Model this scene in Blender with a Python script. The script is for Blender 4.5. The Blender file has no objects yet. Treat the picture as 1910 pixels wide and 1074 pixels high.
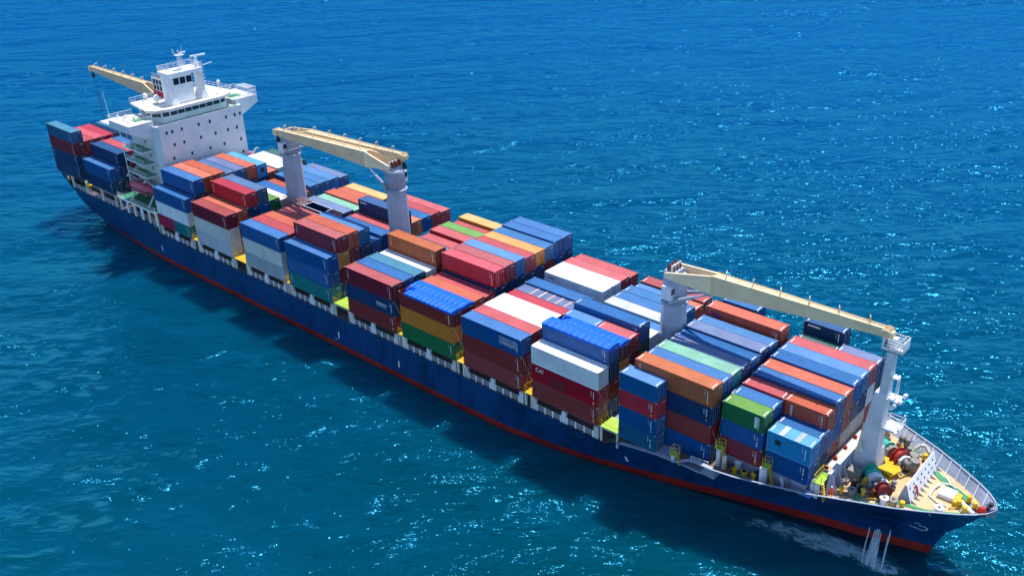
import bpy, math, random
import numpy as np
from mathutils import Vector, Matrix
random.seed(7)
SC = bpy.context.scene
COL = SC.collection
PI = math.pi
RD = math.radians

# ------------------------------------------------------------------ camera
CP = Vector((113.787, -89.796, 79.530))
CR = Vector((0.762478, 0.646803, -0.016513)); CU = Vector((-0.279882, 0.352732, 0.892886)); CF = Vector((-0.583346, 0.676184, -0.449979))
cam = bpy.data.cameras.new('camera'); co = bpy.data.objects.new('camera', cam); COL.objects.link(co)
M4 = Matrix(((CR.x, CU.x, -CF.x, CP.x), (CR.y, CU.y, -CF.y, CP.y), (CR.z, CU.z, -CF.z, CP.z), (0, 0, 0, 1)))
co.matrix_world = M4
cam.sensor_width = 36; cam.lens = 36 * 1800 / 1910.0
cam.shift_x = -63.26 / 1910; cam.shift_y = -8.96 / 1910
cam.clip_start = 1; cam.clip_end = 30000
SC.camera = co
SC.cycles.use_denoising = True; SC.cycles.use_adaptive_sampling = False

# ------------------------------------------------------------------ light
SUN = Vector((-0.04, 0.38, 1.0)).normalized()
el = math.asin(SUN.z); az = math.atan2(SUN.y, SUN.x)
W = bpy.data.worlds.new('World'); SC.world = W; W.use_nodes = True
nt = W.node_tree; nt.nodes.clear()
sky = nt.nodes.new('ShaderNodeTexSky'); sky.sky_type = 'NISHITA'; sky.sun_disc = False
sky.sun_elevation = el; sky.sun_rotation = PI / 2 - az; sky.altitude = 0; sky.air_density = 1.0; sky.dust_density = 0.0; sky.ozone_density = 5.0
bg = nt.nodes.new('ShaderNodeBackground'); bg.inputs[1].default_value = 0.15
wo = nt.nodes.new('ShaderNodeOutputWorld'); nt.links.new(sky.outputs[0], bg.inputs[0]); nt.links.new(bg.outputs[0], wo.inputs[0])
sl = bpy.data.lights.new('sun', 'SUN'); sl.energy = 4.3; sl.angle = RD(0.55); sl.color = (1, 0.955, 0.89)
so = bpy.data.objects.new('sun', sl); COL.objects.link(so); so.location = (0, 60, 120)
so.rotation_euler = (-SUN).to_track_quat('-Z', 'Y').to_euler()
SC.view_settings.view_transform = 'Standard'; SC.view_settings.look = 'None'; SC.view_settings.exposure = 0.38; SC.view_settings.gamma = 1

# ------------------------------------------------------------------ materials
MATS = {}
def newmat(name):
    m = bpy.data.materials.new(name); m.use_nodes = True; n = m.node_tree; n.nodes.clear()
    o = n.nodes.new('ShaderNodeOutputMaterial'); b = n.nodes.new('ShaderNodeBsdfPrincipled'); n.links.new(b.outputs[0], o.inputs[0])
    return m, n, b
def rgb(c, a=1): return (c[0], c[1], c[2], a)
def noise(n, scale, detail=4, rough=0.6, vec=None, dim=None):
    t = n.nodes.new('ShaderNodeTexNoise'); t.inputs['Scale'].default_value = scale; t.inputs['Detail'].default_value = detail; t.inputs['Roughness'].default_value = rough
    if vec is not None: n.links.new(vec, t.inputs['Vector'])
    return t
def mapping(n, src, scale=(1, 1, 1), rot=(0, 0, 0), loc=None):
    m = n.nodes.new('ShaderNodeMapping'); m.inputs['Scale'].default_value = scale; m.inputs['Rotation'].default_value = rot
    n.links.new(src, m.inputs['Vector'])
    if loc is not None: n.links.new(loc, m.inputs['Location'])
    return m.outputs[0]
def ramp(n, src, p0, p1, c0=(0, 0, 0, 1), c1=(1, 1, 1, 1)):
    r = n.nodes.new('ShaderNodeValToRGB'); r.color_ramp.elements[0].position = p0; r.color_ramp.elements[1].position = p1
    r.color_ramp.elements[0].color = c0; r.color_ramp.elements[1].color = c1; n.links.new(src, r.inputs[0]); return r.outputs[0]
def mix(n, fac, a, b, mode='MIX'):
    x = n.nodes.new('ShaderNodeMix'); x.data_type = 'RGBA'; x.blend_type = mode
    for s, i in ((fac, 0), (a, 6), (b, 7)):
        if hasattr(s, 'links'): n.links.new(s, x.inputs[i])
        elif i == 0: x.inputs[0].default_value = s
        else: x.inputs[i].default_value = rgb(s) if len(s) == 3 else s
    return x.outputs[2]
def mth(n, op, a, b=None):
    x = n.nodes.new('ShaderNodeMath'); x.operation = op
    for s, i in ((a, 0), (b, 1)):
        if s is None: continue
        if hasattr(s, 'links'): n.links.new(s, x.inputs[i])
        else: x.inputs[i].default_value = s
    return x.outputs[0]

def paint(name, col, rough=0.45, dirt=0.35, rust=0.0, grime=(0.045, 0.04, 0.035), streak=True, sunlit_fade=0.0, bcol=(0.62, 0.58, 0.56)):
    """painted steel: uneven fading, vertical dirt streaks, rust specks"""
    if name in MATS: return MATS[name]
    m, n, b = newmat(name)
    tc = n.nodes.new('ShaderNodeTexCoord'); oi = n.nodes.new('ShaderNodeObjectInfo')
    off = n.nodes.new('ShaderNodeVectorMath'); off.operation = 'SCALE'; off.inputs[0].default_value = (37, 91, 53); n.links.new(oi.outputs['Random'], off.inputs['Scale'])
    v = mapping(n, tc.outputs['Object'], loc=off.outputs[0])
    base = rgb(col)
    if sunlit_fade: base = rgb([col[i] * (1 - sunlit_fade) + bcol[i] * sunlit_fade for i in range(3)])
    n1 = noise(n, 0.35, 5, 0.65, v)
    lighter = rgb([min(0.9, c * 1.14 + 0.004) for c in base[:3]]); darker = rgb([c * 0.86 for c in base[:3]])
    c = mix(n, ramp(n, n1.outputs[0], 0.3, 0.72), darker, lighter)
    n2 = noise(n, 2.2, 6, 0.7, v)
    c = mix(n, mth(n, 'MULTIPLY', ramp(n, n2.outputs[0], 0.52, 0.75), dirt), c, grime)
    if streak:
        vs = mapping(n, v, (2.6, 2.6, 0.22)); n3 = noise(n, 1.6, 4, 0.7, vs)
        c = mix(n, mth(n, 'MULTIPLY', ramp(n, n3.outputs[0], 0.5, 0.8), dirt * 0.9), c, [x * 0.6 for x in grime])
    if rust > 0:
        n4 = noise(n, 3.3, 8, 0.75, v)
        c = mix(n, mth(n, 'MULTIPLY', ramp(n, n4.outputs[0], 0.66 - 0.12 * rust, 0.74 - 0.08 * rust), 0.85), c, (0.22, 0.07, 0.02))
    # each box its own age
    hv = n.nodes.new('ShaderNodeHueSaturation'); n.links.new(c, hv.inputs['Color'])
    n.links.new(mth(n, 'ADD', mth(n, 'MULTIPLY', oi.outputs['Random'], 0.3), 0.86), hv.inputs['Value'])
    n.links.new(mth(n, 'ADD', mth(n, 'MULTIPLY', oi.outputs['Random'], -0.12), 1.05), hv.inputs['Saturation'])
    n.links.new(hv.outputs[0], b.inputs['Base Color'])
    b.inputs['Roughness'].default_value = rough
    r = ramp(n, n2.outputs[0], 0.3, 0.8, (rough - .1,) * 3 + (1,), (min(1, rough + .25),) * 3 + (1,)); n.links.new(r, b.inputs['Roughness'])
    b.inputs['Specular IOR Level'].default_value = .28
    MATS[name] = m; return m
def plain(name, col, rough=0.5, metal=0.0):
    if name in MATS: return MATS[name]
    m, n, b = newmat(name)
    tc = n.nodes.new('ShaderNodeTexCoord'); t = noise(n, 1.3, 5, 0.6, tc.outputs['Object'])
    c = mix(n, t.outputs[0], [x * 0.8 for x in col], [min(1, x * 1.2) for x in col]); n.links.new(c, b.inputs['Base Color'])
    b.inputs['Roughness'].default_value = rough; b.inputs['Metallic'].default_value = metal
    MATS[name] = m; return m

PAL = {  # code: (word, side colour, roof fade with sunlit tone, rust, dirt)
 'm': ('maroon', (0.20, 0.012, 0.030), .40, .1, .25), 'r': ('crimson', (0.42, 0.006, 0.022), .30, 0, .12), 'b': ('brown', (0.26, 0.034, 0.030), .40, .15, .25),
 'q': ('brick red', (0.40, 0.065, 0.035), .42, .1, .2), 'p': ('rose red', (0.36, 0.03, 0.045), .42, .1, .2), 'o': ('orange', (0.62, 0.20, 0.012), .35, 0, .15),
 'O': ('rust orange', (0.42, 0.10, 0.03), .38, .1, .2), 'n': ('navy', (0.002, 0.034, 0.115), .30, .1, .15), 'u': ('blue', (0.002, 0.085, 0.285), .26, .05, .15),
 'k': ('sky blue', (0.03, 0.27, 0.55), .25, .15, .25), 't': ('teal', (0.008, 0.19, 0.20), .3, 0, .2), 'T': ('sea blue', (0.006, 0.10, 0.21), .25, 0, .2),
 'g': ('green', (0.006, 0.14, 0.04), .42, 0, .15), 'd': ('dark green', (0.006, 0.07, 0.06), .2, .1, .2), 'w': ('white', (0.70, 0.73, 0.76), .3, .1, .25),
 'c': ('cream', (0.58, 0.57, 0.52), .2, .35, .35), 'y': ('pale grey', (0.42, 0.46, 0.49), .2, .2, .35), 'i': ('mint', (0.02, 0.24, 0.25), .5, .75, .4),
 's': ('slate blue', (0.008, 0.06, 0.16), .55, .25, .2), 'G': ('magenta', (0.38, 0.005, 0.06), .3, 0, .1), 'Y': ('yellow', (0.60, 0.34, 0.06), .55, .1, .2),
 'l': ('light blue', (0.006, 0.11, 0.30), .5, .15, .2), 'W': ('reefer white', (0.74, 0.76, 0.78), .5, .05, .15), 'v': ('rusty grey', (0.40, 0.42, 0.44), .2, .7, .45), 'z': ('lavender grey', (0.02, 0.07, 0.22), .68, .2, .2)}
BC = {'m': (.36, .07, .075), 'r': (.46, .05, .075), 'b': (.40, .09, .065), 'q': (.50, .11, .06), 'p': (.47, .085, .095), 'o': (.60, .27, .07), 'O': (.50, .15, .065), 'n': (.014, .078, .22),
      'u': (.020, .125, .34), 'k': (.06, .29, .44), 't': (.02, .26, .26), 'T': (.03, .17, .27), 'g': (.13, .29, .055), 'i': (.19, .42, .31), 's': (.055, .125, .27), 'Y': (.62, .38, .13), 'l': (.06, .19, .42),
      'z': (.12, .165, .31), 'd': (.03, .12, .11), 'G': (.4, .03, .09), 'w': (.74, .73, .70), 'c': (.68, .62, .50), 'y': (.55, .56, .56), 'W': (.80, .80, .79), 'v': (.55, .53, .50)}   # roof colours: faded paint plus the brightness of sunlit tops, put into the colour
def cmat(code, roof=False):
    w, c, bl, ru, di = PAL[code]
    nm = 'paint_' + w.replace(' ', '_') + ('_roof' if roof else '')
    return paint(nm, c, 0.42 if not roof else 0.55, di, ru, sunlit_fade=1.0 if roof else 0, bcol=BC[code], streak=not roof)
M_white = paint('ship_white', (0.84, 0.85, 0.86), 0.4, 0.07, 0.0)
M_grey = paint('ship_grey', (0.34, 0.38, 0.48), 0.5, 0.12, 0.02)
M_lgrey = paint('mast_grey', (0.72, 0.74, 0.78), 0.5, 0.10, 0.0)
M_crane = paint('crane_buff', (0.93, 0.66, 0.40), 0.5, 0.05, 0.0)
M_deck = paint('deck_buff', (0.62, 0.42, 0.22), 0.7, 0.45, 0.5, streak=False)
M_deck2 = paint('deck_brown', (0.20, 0.14, 0.11), 0.8, 0.4, 0.4, streak=False)
M_roofw = paint('roof_cream', (0.70, 0.66, 0.58), 0.7, 0.2, 0.05, streak=False)
M_green = paint('deck_green', (0.03, 0.22, 0.09), 0.6, 0.25, 0.05, streak=False)
M_yel = paint('safety_yellow', (0.72, 0.44, 0.01), 0.5, 0.2, 0.15)
M_lime = paint('lime_grating', (0.36, 0.58, 0.05), 0.6, 0.2, 0.1)
M_dark = plain('dark_gap', (0.015, 0.02, 0.03), 0.6)
M_cast = plain('corner_steel', (0.35, 0.33, 0.30), 0.6)
M_glass = plain('window_glass', (0.012, 0.02, 0.03), 0.08)
M_gglass = plain('bridge_glass', (0.02, 0.06, 0.06), 0.06)
M_mark = plain('marking_white', (0.80, 0.80, 0.80), 0.6)
M_ymark = plain('marking_amber', (0.85, 0.35, 0.02), 0.6)
M_steel = plain('machinery_steel', (0.22, 0.21, 0.20), 0.55)
M_redm = paint('machinery_red', (0.42, 0.03, 0.02), 0.5, 0.2, 0.1)
M_rust = paint('rusty_steel', (0.20, 0.06, 0.03), 0.8, 0.3, 0.4)
M_tealr = plain('drum_teal', (0.02, 0.40, 0.30), 0.7)
M_rope = plain('rope_green', (0.10, 0.42, 0.20), 0.9)
M_wire = plain('wire', (0.03, 0.035, 0.05), 0.6)
M_boat = paint('lifeboat_red', (0.55, 0.085, 0.13), 0.4, 0.15, 0.0)
M_tarp, _n, _b = newmat('tarpaulin_blue')
_tc = _n.nodes.new('ShaderNodeTexCoord'); _v = mapping(_n, _tc.outputs['Object'], (3.2, .5, .5)); _t = noise(_n, 1.4, 4, .6, _v)
_n.links.new(mix(_n, _t.outputs[0], (0.0, 0.085, 0.62), (0.0, 0.16, 0.85)), _b.inputs['Base Color']); _b.inputs['Roughness'].default_value = .45; _b.inputs['Specular IOR Level'].default_value = .25
_bm = _n.nodes.new('ShaderNodeBump'); _bm.inputs['Strength'].default_value = .8; _bm.inputs['Distance'].default_value = .12; _n.links.new(_t.outputs[0], _bm.inputs['Height']); _n.links.new(_bm.outputs[0], _b.inputs['Normal'])
# hull paint: blue above, red boot-topping below, rust and scuffs
M_hull, _n, _b = newmat('hull_paint')
_tc = _n.nodes.new('ShaderNodeTexCoord'); _g = _n.nodes.new('ShaderNodeNewGeometry'); _sp = _n.nodes.new('ShaderNodeSeparateXYZ'); _n.links.new(_g.outputs['Position'], _sp.inputs[0])
_p = _g.outputs['Position']
_n1 = noise(_n, .07, 6, .7, _p); _vs = mapping(_n, _p, (1.0, 1.0, .16)); _n2 = noise(_n, .55, 6, .75, _vs); _n3 = noise(_n, .9, 8, .8, _p)
_blue = mix(_n, ramp(_n, _n1.outputs[0], .3, .7), (0.001, 0.036, 0.125), (0.003, 0.062, 0.20))
_blue = mix(_n, mth(_n, 'MULTIPLY', ramp(_n, _n2.outputs[0], .54, .70), .8), _blue, (0.002, 0.012, 0.03))
_n5 = noise(_n, .18, 7, .8, mapping(_n, _p, (1, 1, .5))); _blue = mix(_n, mth(_n, 'MULTIPLY', ramp(_n, _n5.outputs[0], .50, .66), .65), _blue, (0.002, 0.016, 0.05))
_blue = mix(_n, ramp(_n, _n3.outputs[0], .66, .72), _blue, (0.16, 0.035, 0.012))
_low = ramp(_n, mth(_n, 'ADD', _sp.outputs[2], 10.0), 2.4, 3.6)
_red = mix(_n, ramp(_n, _n1.outputs[0], .35, .7), (0.17, 0.010, 0.012), (0.36, 0.03, 0.025))
_red = mix(_n, mth(_n, 'MULTIPLY', ramp(_n, _n3.outputs[0], .55, .70), .6), _red, (0.30, 0.09, 0.03))
_n4 = noise(_n, .25, 3, .6, _p)
_zz = mth(_n, 'ADD', _sp.outputs[2], mth(_n, 'MULTIPLY', _n4.outputs[0], .25))
_fac = mth(_n, 'GREATER_THAN', _zz, -7.62)
_n.links.new(mix(_n, _fac, _red, _blue), _b.inputs['Base Color']); _b.inputs['Roughness'].default_value = .45; _b.inputs['Specular IOR Level'].default_value = .25
_wv = _n.nodes.new('ShaderNodeTexWave'); _wv.inputs['Scale'].default_value = .13; _wv.inputs['Distortion'].default_value = 1.5; _n.links.new(_p, _wv.inputs[0])
_bm = _n.nodes.new('ShaderNodeBump'); _bm.inputs['Strength'].default_value = .2; _bm.inputs['Distance'].default_value = .08; _n.links.new(_wv.outputs[1], _bm.inputs['Height']); _n.links.new(_bm.outputs[0], _b.inputs['Normal'])

# ------------------------------------------------------------------ mesh builder
class MB:
    def __init__(s): s.v = []; s.f = []; s.m = []; s.cur = 0
    def quad(s, *p):
        i = len(s.v); s.v += [tuple(q) for q in p]; s.f.append(tuple(range(i, i + len(p)))); s.m.append(s.cur); return s
    def box(s, x0, x1, y0, y1, z0, z1):
        i = len(s.v); s.v += [(x, y, z) for z in (z0, z1) for y in (y0, y1) for x in (x0, x1)]
        for f in ((0, 2, 3, 1), (4, 5, 7, 6), (0, 1, 5, 4), (2, 6, 7, 3), (0, 4, 6, 2), (1, 3, 7, 5)): s.f.append(tuple(i + k for k in f)); s.m.append(s.cur)
        return s
    def tube(s, a, b, r, n=6, r2=None, cap=True):
        a = Vector(a); b = Vector(b); d = (b - a); r2 = r if r2 is None else r2
        if d.length < 1e-6: return s
        d.normalize(); u = d.cross(Vector((0, 0, 1))) if abs(d.z) < .9 else d.cross(Vector((1, 0, 0))); u.normalize(); w = d.cross(u); i = len(s.v)
        for p, rr in ((a, r), (b, r2)):
            for k in range(n):
                t = 2 * PI * k / n; s.v.append(tuple(p + u * (rr * math.cos(t)) + w * (rr * math.sin(t))))
        for k in range(n): s.f.append((i + k, i + (k + 1) % n, i + n + (k + 1) % n, i + n + k)); s.m.append(s.cur)
        if cap: s.f.append(tuple(i + k for k in range(n))[::-1]); s.f.append(tuple(i + n + k for k in range(n))); s.m += [s.cur] * 2
        return s
    def path(s, pts, r, n=6):
        for a, b in zip(pts, pts[1:]): s.tube(a, b, r, n)
        return s
    def lathe(s, c, axis, prof, n=16):
        c = Vector(c); d = Vector(axis).normalized(); u = d.cross(Vector((0, 0, 1))) if abs(d.z) < .9 else d.cross(Vector((1, 0, 0))); u.normalize(); w = d.cross(u); i = len(s.v)
        for h, r in prof:
            for k in range(n):
                t = 2 * PI * k / n; s.v.append(tuple(c + d * h + u * (r * math.cos(t)) + w * (r * math.sin(t))))
        for j in range(len(prof) - 1):
            for k in range(n): s.f.append((i + j * n + k, i + j * n + (k + 1) % n, i + (j + 1) * n + (k + 1) % n, i + (j + 1) * n + k)); s.m.append(s.cur)
        s.f.append(tuple(i + k for k in range(n))[::-1]); s.f.append(tuple(i + (len(prof) - 1) * n + k for k in range(n))); s.m += [s.cur] * 2
        return s
    def prism(s, poly, d):   # poly: list of 3d pts, extruded by vector d
        d = Vector(d); i = len(s.v); n = len(poly); s.v += [tuple(Vector(p)) for p in poly] + [tuple(Vector(p) + d) for p in poly]
        s.f.append(tuple(i + k for k in range(n))[::-1]); s.f.append(tuple(i + n + k for k in range(n))); s.m += [s.cur] * 2
        for k in range(n): s.f.append((i + k, i + (k + 1) % n, i + n + (k + 1) % n, i + n + k)); s.m.append(s.cur)
        return s
    def hexa(s, A, B):   # two quads
        i = len(s.v); s.v += [tuple(p) for p in A] + [tuple(p) for p in B]
        for f in ((0, 1, 2, 3), (7, 6, 5, 4), (0, 4, 5, 1), (1, 5, 6, 2), (2, 6, 7, 3), (3, 7, 4, 0)): s.f.append(tuple(i + k for k in f)); s.m.append(s.cur)
        return s
    def mesh(s, name, mats, smooth=False, fix=True):
        me = bpy.data.meshes.new(name); me.from_pydata(s.v, [], s.f); me.validate()
        mats = mats if isinstance(mats, (list, tuple)) else [mats]
        for m in mats: me.materials.append(m)
        if len(mats) > 1 and len(me.polygons) == len(s.m): me.polygons.foreach_set('material_index', s.m)
        if smooth: me.polygons.foreach_set('use_smooth', [True] * len(me.polygons))
        if fix:
            import bmesh
            b = bmesh.new(); b.from_mesh(me); bmesh.ops.recalc_face_normals(b, faces=b.faces); b.to_mesh(me); b.free()
        return me
def link(name, me, parent=None, loc=(0, 0, 0), rot=(0, 0, 0), label=None):
    o = bpy.data.objects.new(name, me); COL.objects.link(o); o.location = loc; o.rotation_euler = rot
    if parent: o.parent = parent
    if label: o['label'] = label
    return o
def thing(name, label, cat, loc=(0, 0, 0), rot=0, group=None):
    o = bpy.data.objects.new(name, None); COL.objects.link(o); o.location = loc; o.rotation_euler = (0, 0, rot); o.empty_display_size = .5
    o['label'] = label; o['category'] = cat
    if group: o['group'] = group
    return o

# ------------------------------------------------------------------ sea
def sea():
    s = MB(); R = 9000
    s.quad((-R, -R, -9.2), (R, -R, -9.2), (R, R, -9.2), (-R, R, -9.2))
    m = bpy.data.materials.new('sea_water'); m.use_nodes = True; n = m.node_tree; n.nodes.clear()
    out = n.nodes.new('ShaderNodeOutputMaterial'); g = n.nodes.new('ShaderNodeNewGeometry'); P = g.outputs['Position']
    def wave(scale, stretch, detail=3, rough=.55, rot=RD(-40), dist=.3):
        r = n.nodes.new('ShaderNodeVectorRotate'); r.rotation_type = 'Z_AXIS'; r.inputs['Angle'].default_value = rot
        n.links.new(P, r.inputs['Vector']); v = mapping(n, r.outputs[0], (1.0 / stretch, 1.0, 1.0))
        t = noise(n, scale, detail, rough, v); t.inputs['Distortion'].default_value = dist
        return t.outputs[0]
    def ridged(x):
        a = mth(n, 'ABSOLUTE', mth(n, 'SUBTRACT', x, .5)); return mth(n, 'SUBTRACT', .5, a)
    w1 = wave(.045, 2.4, 2, .5, RD(-52)); w2 = wave(.15, 2.0, 3, .55); w3 = wave(.55, 1.8, 3, .6, RD(-28)); w4 = wave(2.0, 1.5, 3, .6, RD(-50)); gust = wave(.014, 1.6, 4, .6, RD(-30), .6)
    gf = ramp(n, gust, .35, .65, (.55,) * 3 + (1,), (1.25,) * 3 + (1,))
    h = mth(n, 'ADD', mth(n, 'MULTIPLY', w1, H1), mth(n, 'ADD', mth(n, 'MULTIPLY', ridged(w2), H2), mth(n, 'MULTIPLY', mth(n, 'ADD', mth(n, 'MULTIPLY', ridged(w3), H3), mth(n, 'MULTIPLY', w4, H4)), gf)))
    bm = n.nodes.new('ShaderNodeBump'); bm.inputs['Strength'].default_value = 1.0; bm.inputs['Distance'].default_value = 1.0; n.links.new(h, bm.inputs['Height'])
    soft = n.nodes.new('ShaderNodeBump'); soft.inputs['Strength'].default_value = 1.0; soft.inputs['Distance'].default_value = 1.0; n.links.new(h, soft.inputs['Height'])
    big = noise(n, .005, 3, .6, P)
    spy = n.nodes.new('ShaderNodeSeparateXYZ'); n.links.new(P, spy.inputs[0])
    dist = mth(n, 'ADD', mth(n, 'DIVIDE', mth(n, 'SUBTRACT', spy.outputs[1], mth(n, 'MULTIPLY', spy.outputs[0], .55)), 420.0), mth(n, 'MULTIPLY', big.outputs[0], .5))   # bluer far off: sky reflection at grazing view put into the body colour
    col = mix(n, ramp(n, dist, .12, .95), SEA_C0, SEA_C1)
    lumps = ramp(n, w2, .38, .70); col = mix(n, mth(n, 'MULTIPLY', lumps, .3), col, SEA_C2)
    # light scattered back from within the water: blurs the hull's shadow; a share of the surface lets the bulb show through
    body = n.nodes.new('ShaderNodeSubsurfaceScattering'); body.falloff = 'BURLEY'; n.links.new(col, body.inputs['Color']); body.inputs['Scale'].default_value = 6.0; body.inputs['Radius'].default_value = (1, 1, 1); n.links.new(soft.outputs[0], body.inputs['Normal'])
    tr = n.nodes.new('ShaderNodeBsdfTransparent'); tr.inputs[0].default_value = (.35, .75, .85, 1)
    m0 = n.nodes.new('ShaderNodeMixShader'); m0.inputs[0].default_value = .34; n.links.new(body.outputs[0], m0.inputs[1]); n.links.new(tr.outputs[0], m0.inputs[2])
    gl = n.nodes.new('ShaderNodeBsdfGlossy'); gl.inputs['Roughness'].default_value = SEA_R; gl.inputs['Color'].default_value = SEA_T; 
    # wavelets finer than the swell: slopes taken straight from a vector noise, steeper where a crest stands and where gusts ruffle the surface
    rr = n.nodes.new('ShaderNodeVectorRotate'); rr.rotation_type = 'Z_AXIS'; rr.inputs['Angle'].default_value = RD(-38); n.links.new(P, rr.inputs['Vector'])
    tv = noise(n, SP_S, 1.5, .5, mapping(n, rr.outputs[0], (.55, 1.0, 1.0))); sub_ = n.nodes.new('ShaderNodeVectorMath'); sub_.operation = 'SUBTRACT'; n.links.new(tv.outputs['Color'], sub_.inputs[0]); sub_.inputs[1].default_value = (.5, .5, .5)
    mul = n.nodes.new('ShaderNodeVectorMath'); mul.operation = 'MULTIPLY'; n.links.new(sub_.outputs[0], mul.inputs[0])
    crest = wave(.10, 2.6, 3, .6, RD(-36), .5); patch = wave(.022, 1.5, 3, .6, RD(-60), .5)
    msk = mth(n, 'MULTIPLY', ramp(n, crest, .50, .64), ramp(n, patch, .40, .60))
    amp = mth(n, 'ADD', mth(n, 'MULTIPLY', msk, SP_C), SP_B); cb = n.nodes.new('ShaderNodeCombineXYZ'); n.links.new(amp, cb.inputs[0]); n.links.new(amp, cb.inputs[1]); n.links.new(mul.inputs[1].links[0].from_socket if mul.inputs[1].links else cb.outputs[0], mul.inputs[1])
    ad = n.nodes.new('ShaderNodeVectorMath'); ad.operation = 'ADD'; n.links.new(bm.outputs[0], ad.inputs[0]); n.links.new(mul.outputs[0], ad.inputs[1])
    nn = n.nodes.new('ShaderNodeVectorMath'); nn.operation = 'NORMALIZE'; n.links.new(ad.outputs[0], nn.inputs[0]); n.links.new(nn.outputs[0], gl.inputs['Normal'])
    fr = n.nodes.new('ShaderNodeFresnel'); fr.inputs['IOR'].default_value = 1.33; n.links.new(nn.outputs[0], fr.inputs['Normal'])
    fac = mth(n, 'MINIMUM', fr.outputs[0], SEA_F)
    mx = n.nodes.new('ShaderNodeMixShader'); n.links.new(fac, mx.inputs[0]); n.links.new(m0.outputs[0], mx.inputs[1]); n.links.new(gl.outputs[0], mx.inputs[2]); n.links.new(mx.outputs[0], out.inputs[0])
    dp = MB(); dp.quad((-R, -R, -45), (R, -R, -45), (R, R, -45), (-R, R, -45)); d_ = link('deep_water', dp.mesh('deep_water', plain('deep_blue', (0.0, 0.05, 0.10), 1.0), fix=False)); d_['kind'] = 'structure'; d_['label'] = 'dim blue depth below the sea surface'
    o = link('sea', s.mesh('sea', m, fix=False)); o['kind'] = 'structure'; o['label'] = 'choppy blue green open sea with sun glints'
    return o
H1, H2, H3, H4 = 5.0, 2.3, .65, .06
SEA_C0 = (0.0, 0.068, 0.100); SEA_C1 = (0.0, 0.072, 0.255); SEA_C2 = (0.0, 0.105, 0.22)
SEA_R = .13; SEA_T = (.06, .52, 1.0, 1); SEA_F = .24
SP_S, SP_C, SP_B = .45, 3.6, .55
sea()

# ------------------------------------------------------------------ the ship
SB = Vector((-12, 15, -9.2))
ship = thing('container_ship', 'long blue container ship with red waterline, white bridge block and buff cranes', 'container ship', SB)
NEG = tuple(-SB)
def part(name, mb, mat, label=None, smooth=False, parent=None):
    """a part of the ship, modelled in world metres; a sub-part when parent is one of its parts"""
    return link(name, mb.mesh(name, mat, smooth), parent or ship, NEG if parent is None else (0, 0, 0), label=label)
def interp(t, x):
    if x <= t[0][0]: return t[0][1]
    for (a, b), (c, d) in zip(t, t[1:]):
        if x <= c: return b + (d - b) * (x - a) / (c - a)
    return t[-1][1]
HD = [(-119.5, 13.6), (-117, 14.6), (-110, 15.1), (64, 15.1), (67, 14.6), (69.3, 13.9), (75.5, 11.9), (78, 10.8), (82.3, 8.9), (84.9, 7.8), (88, 6.1), (89.8, 5.0), (91.6, 3.9), (93.2, 2.7), (94.3, 1.5), (95.0, 0.02)]
HW = [(-119.5, 4.0), (-112, 8.2), (-106, 10.4), (-98.7, 12.3), (-90, 13.6), (-84, 14.2), (-74, 14.9), (-66, 15.1), (22, 15.1), (28, 14.8), (36.7, 13.7), (42, 12.6), (46.6, 11.4), (52.9, 9.7), (59.4, 7.9), (65.3, 6.2), (73.2, 4.0), (79.2, 2.6), (83.7, 1.4), (88.2, 0.02)]
ZD = [(-119.5, 1.9), (-118, 1.9), (-112.5, 1.2), (-110.5, -.8), (-75, -.8), (-71.8, -2.2), (47, -2.2), (49.2, -1.1), (55.2, -.1), (58.5, .1), (60.9, 1.45), (95, 1.45)]
ZL = [(-119.5, -4.6), (-114, -7.4), (-108, -9.6), (-104, -11), (85, -11), (88.0, -9.8), (88.25, -9.2), (88.1, -7.7), (88.6, -6.5), (89.4, -5.3), (90.75, -4.0), (92.3, -1.9), (94, .4), (95, 1.42)]
HX = [-119.5, -118.4, -117, -114, -112.5, -110.5, -108, -104, -100, -95, -90, -86, -80, -75, -73.4, -71.8] + [-66 + 6 * i for i in range(15)] + [24, 28, 32, 36, 40, 44, 47, 49.2, 52, 55.2, 58.5, 60.9, 63, 65, 67, 69.3, 71.5, 73.5, 75.5, 78, 80, 82.3, 84.9, 86.5, 88, 89.8, 91.6, 93.2, 94.3, 95]
NZ = 12
def section(x):
    zl, zd, hd = interp(ZL, x), interp(ZD, x), interp(HD, x)
    out = []
    for j in range(NZ + 1):
        t = j / NZ; z = zl + (zd - zl) * t
        if x < 88.2:
            hw = interp(HW, x); tt = max(0, min(1, (z + 9.2) / (zd + 9.2)))
            p = .42 if x < -75 else (1.0 if x < 28 else min(1.9, 1 + (x - 28) / 40))
            h = hw + (hd - hw) * tt ** p
            if z < -9.2: h = hw * (1 - .25 * (-9.2 - z) / 2)
        else: h = hd * t ** 1.15
        out.append((z, max(.015, h)))
    return out
def hbz(x, z):
    s_ = section(x)
    for (z0, h0), (z1, h1) in zip(s_, s_[1:]):
        if z <= z1: return h0 + (h1 - h0) * max(0, (z - z0)) / (z1 - z0)
    return s_[-1][1]
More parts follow.
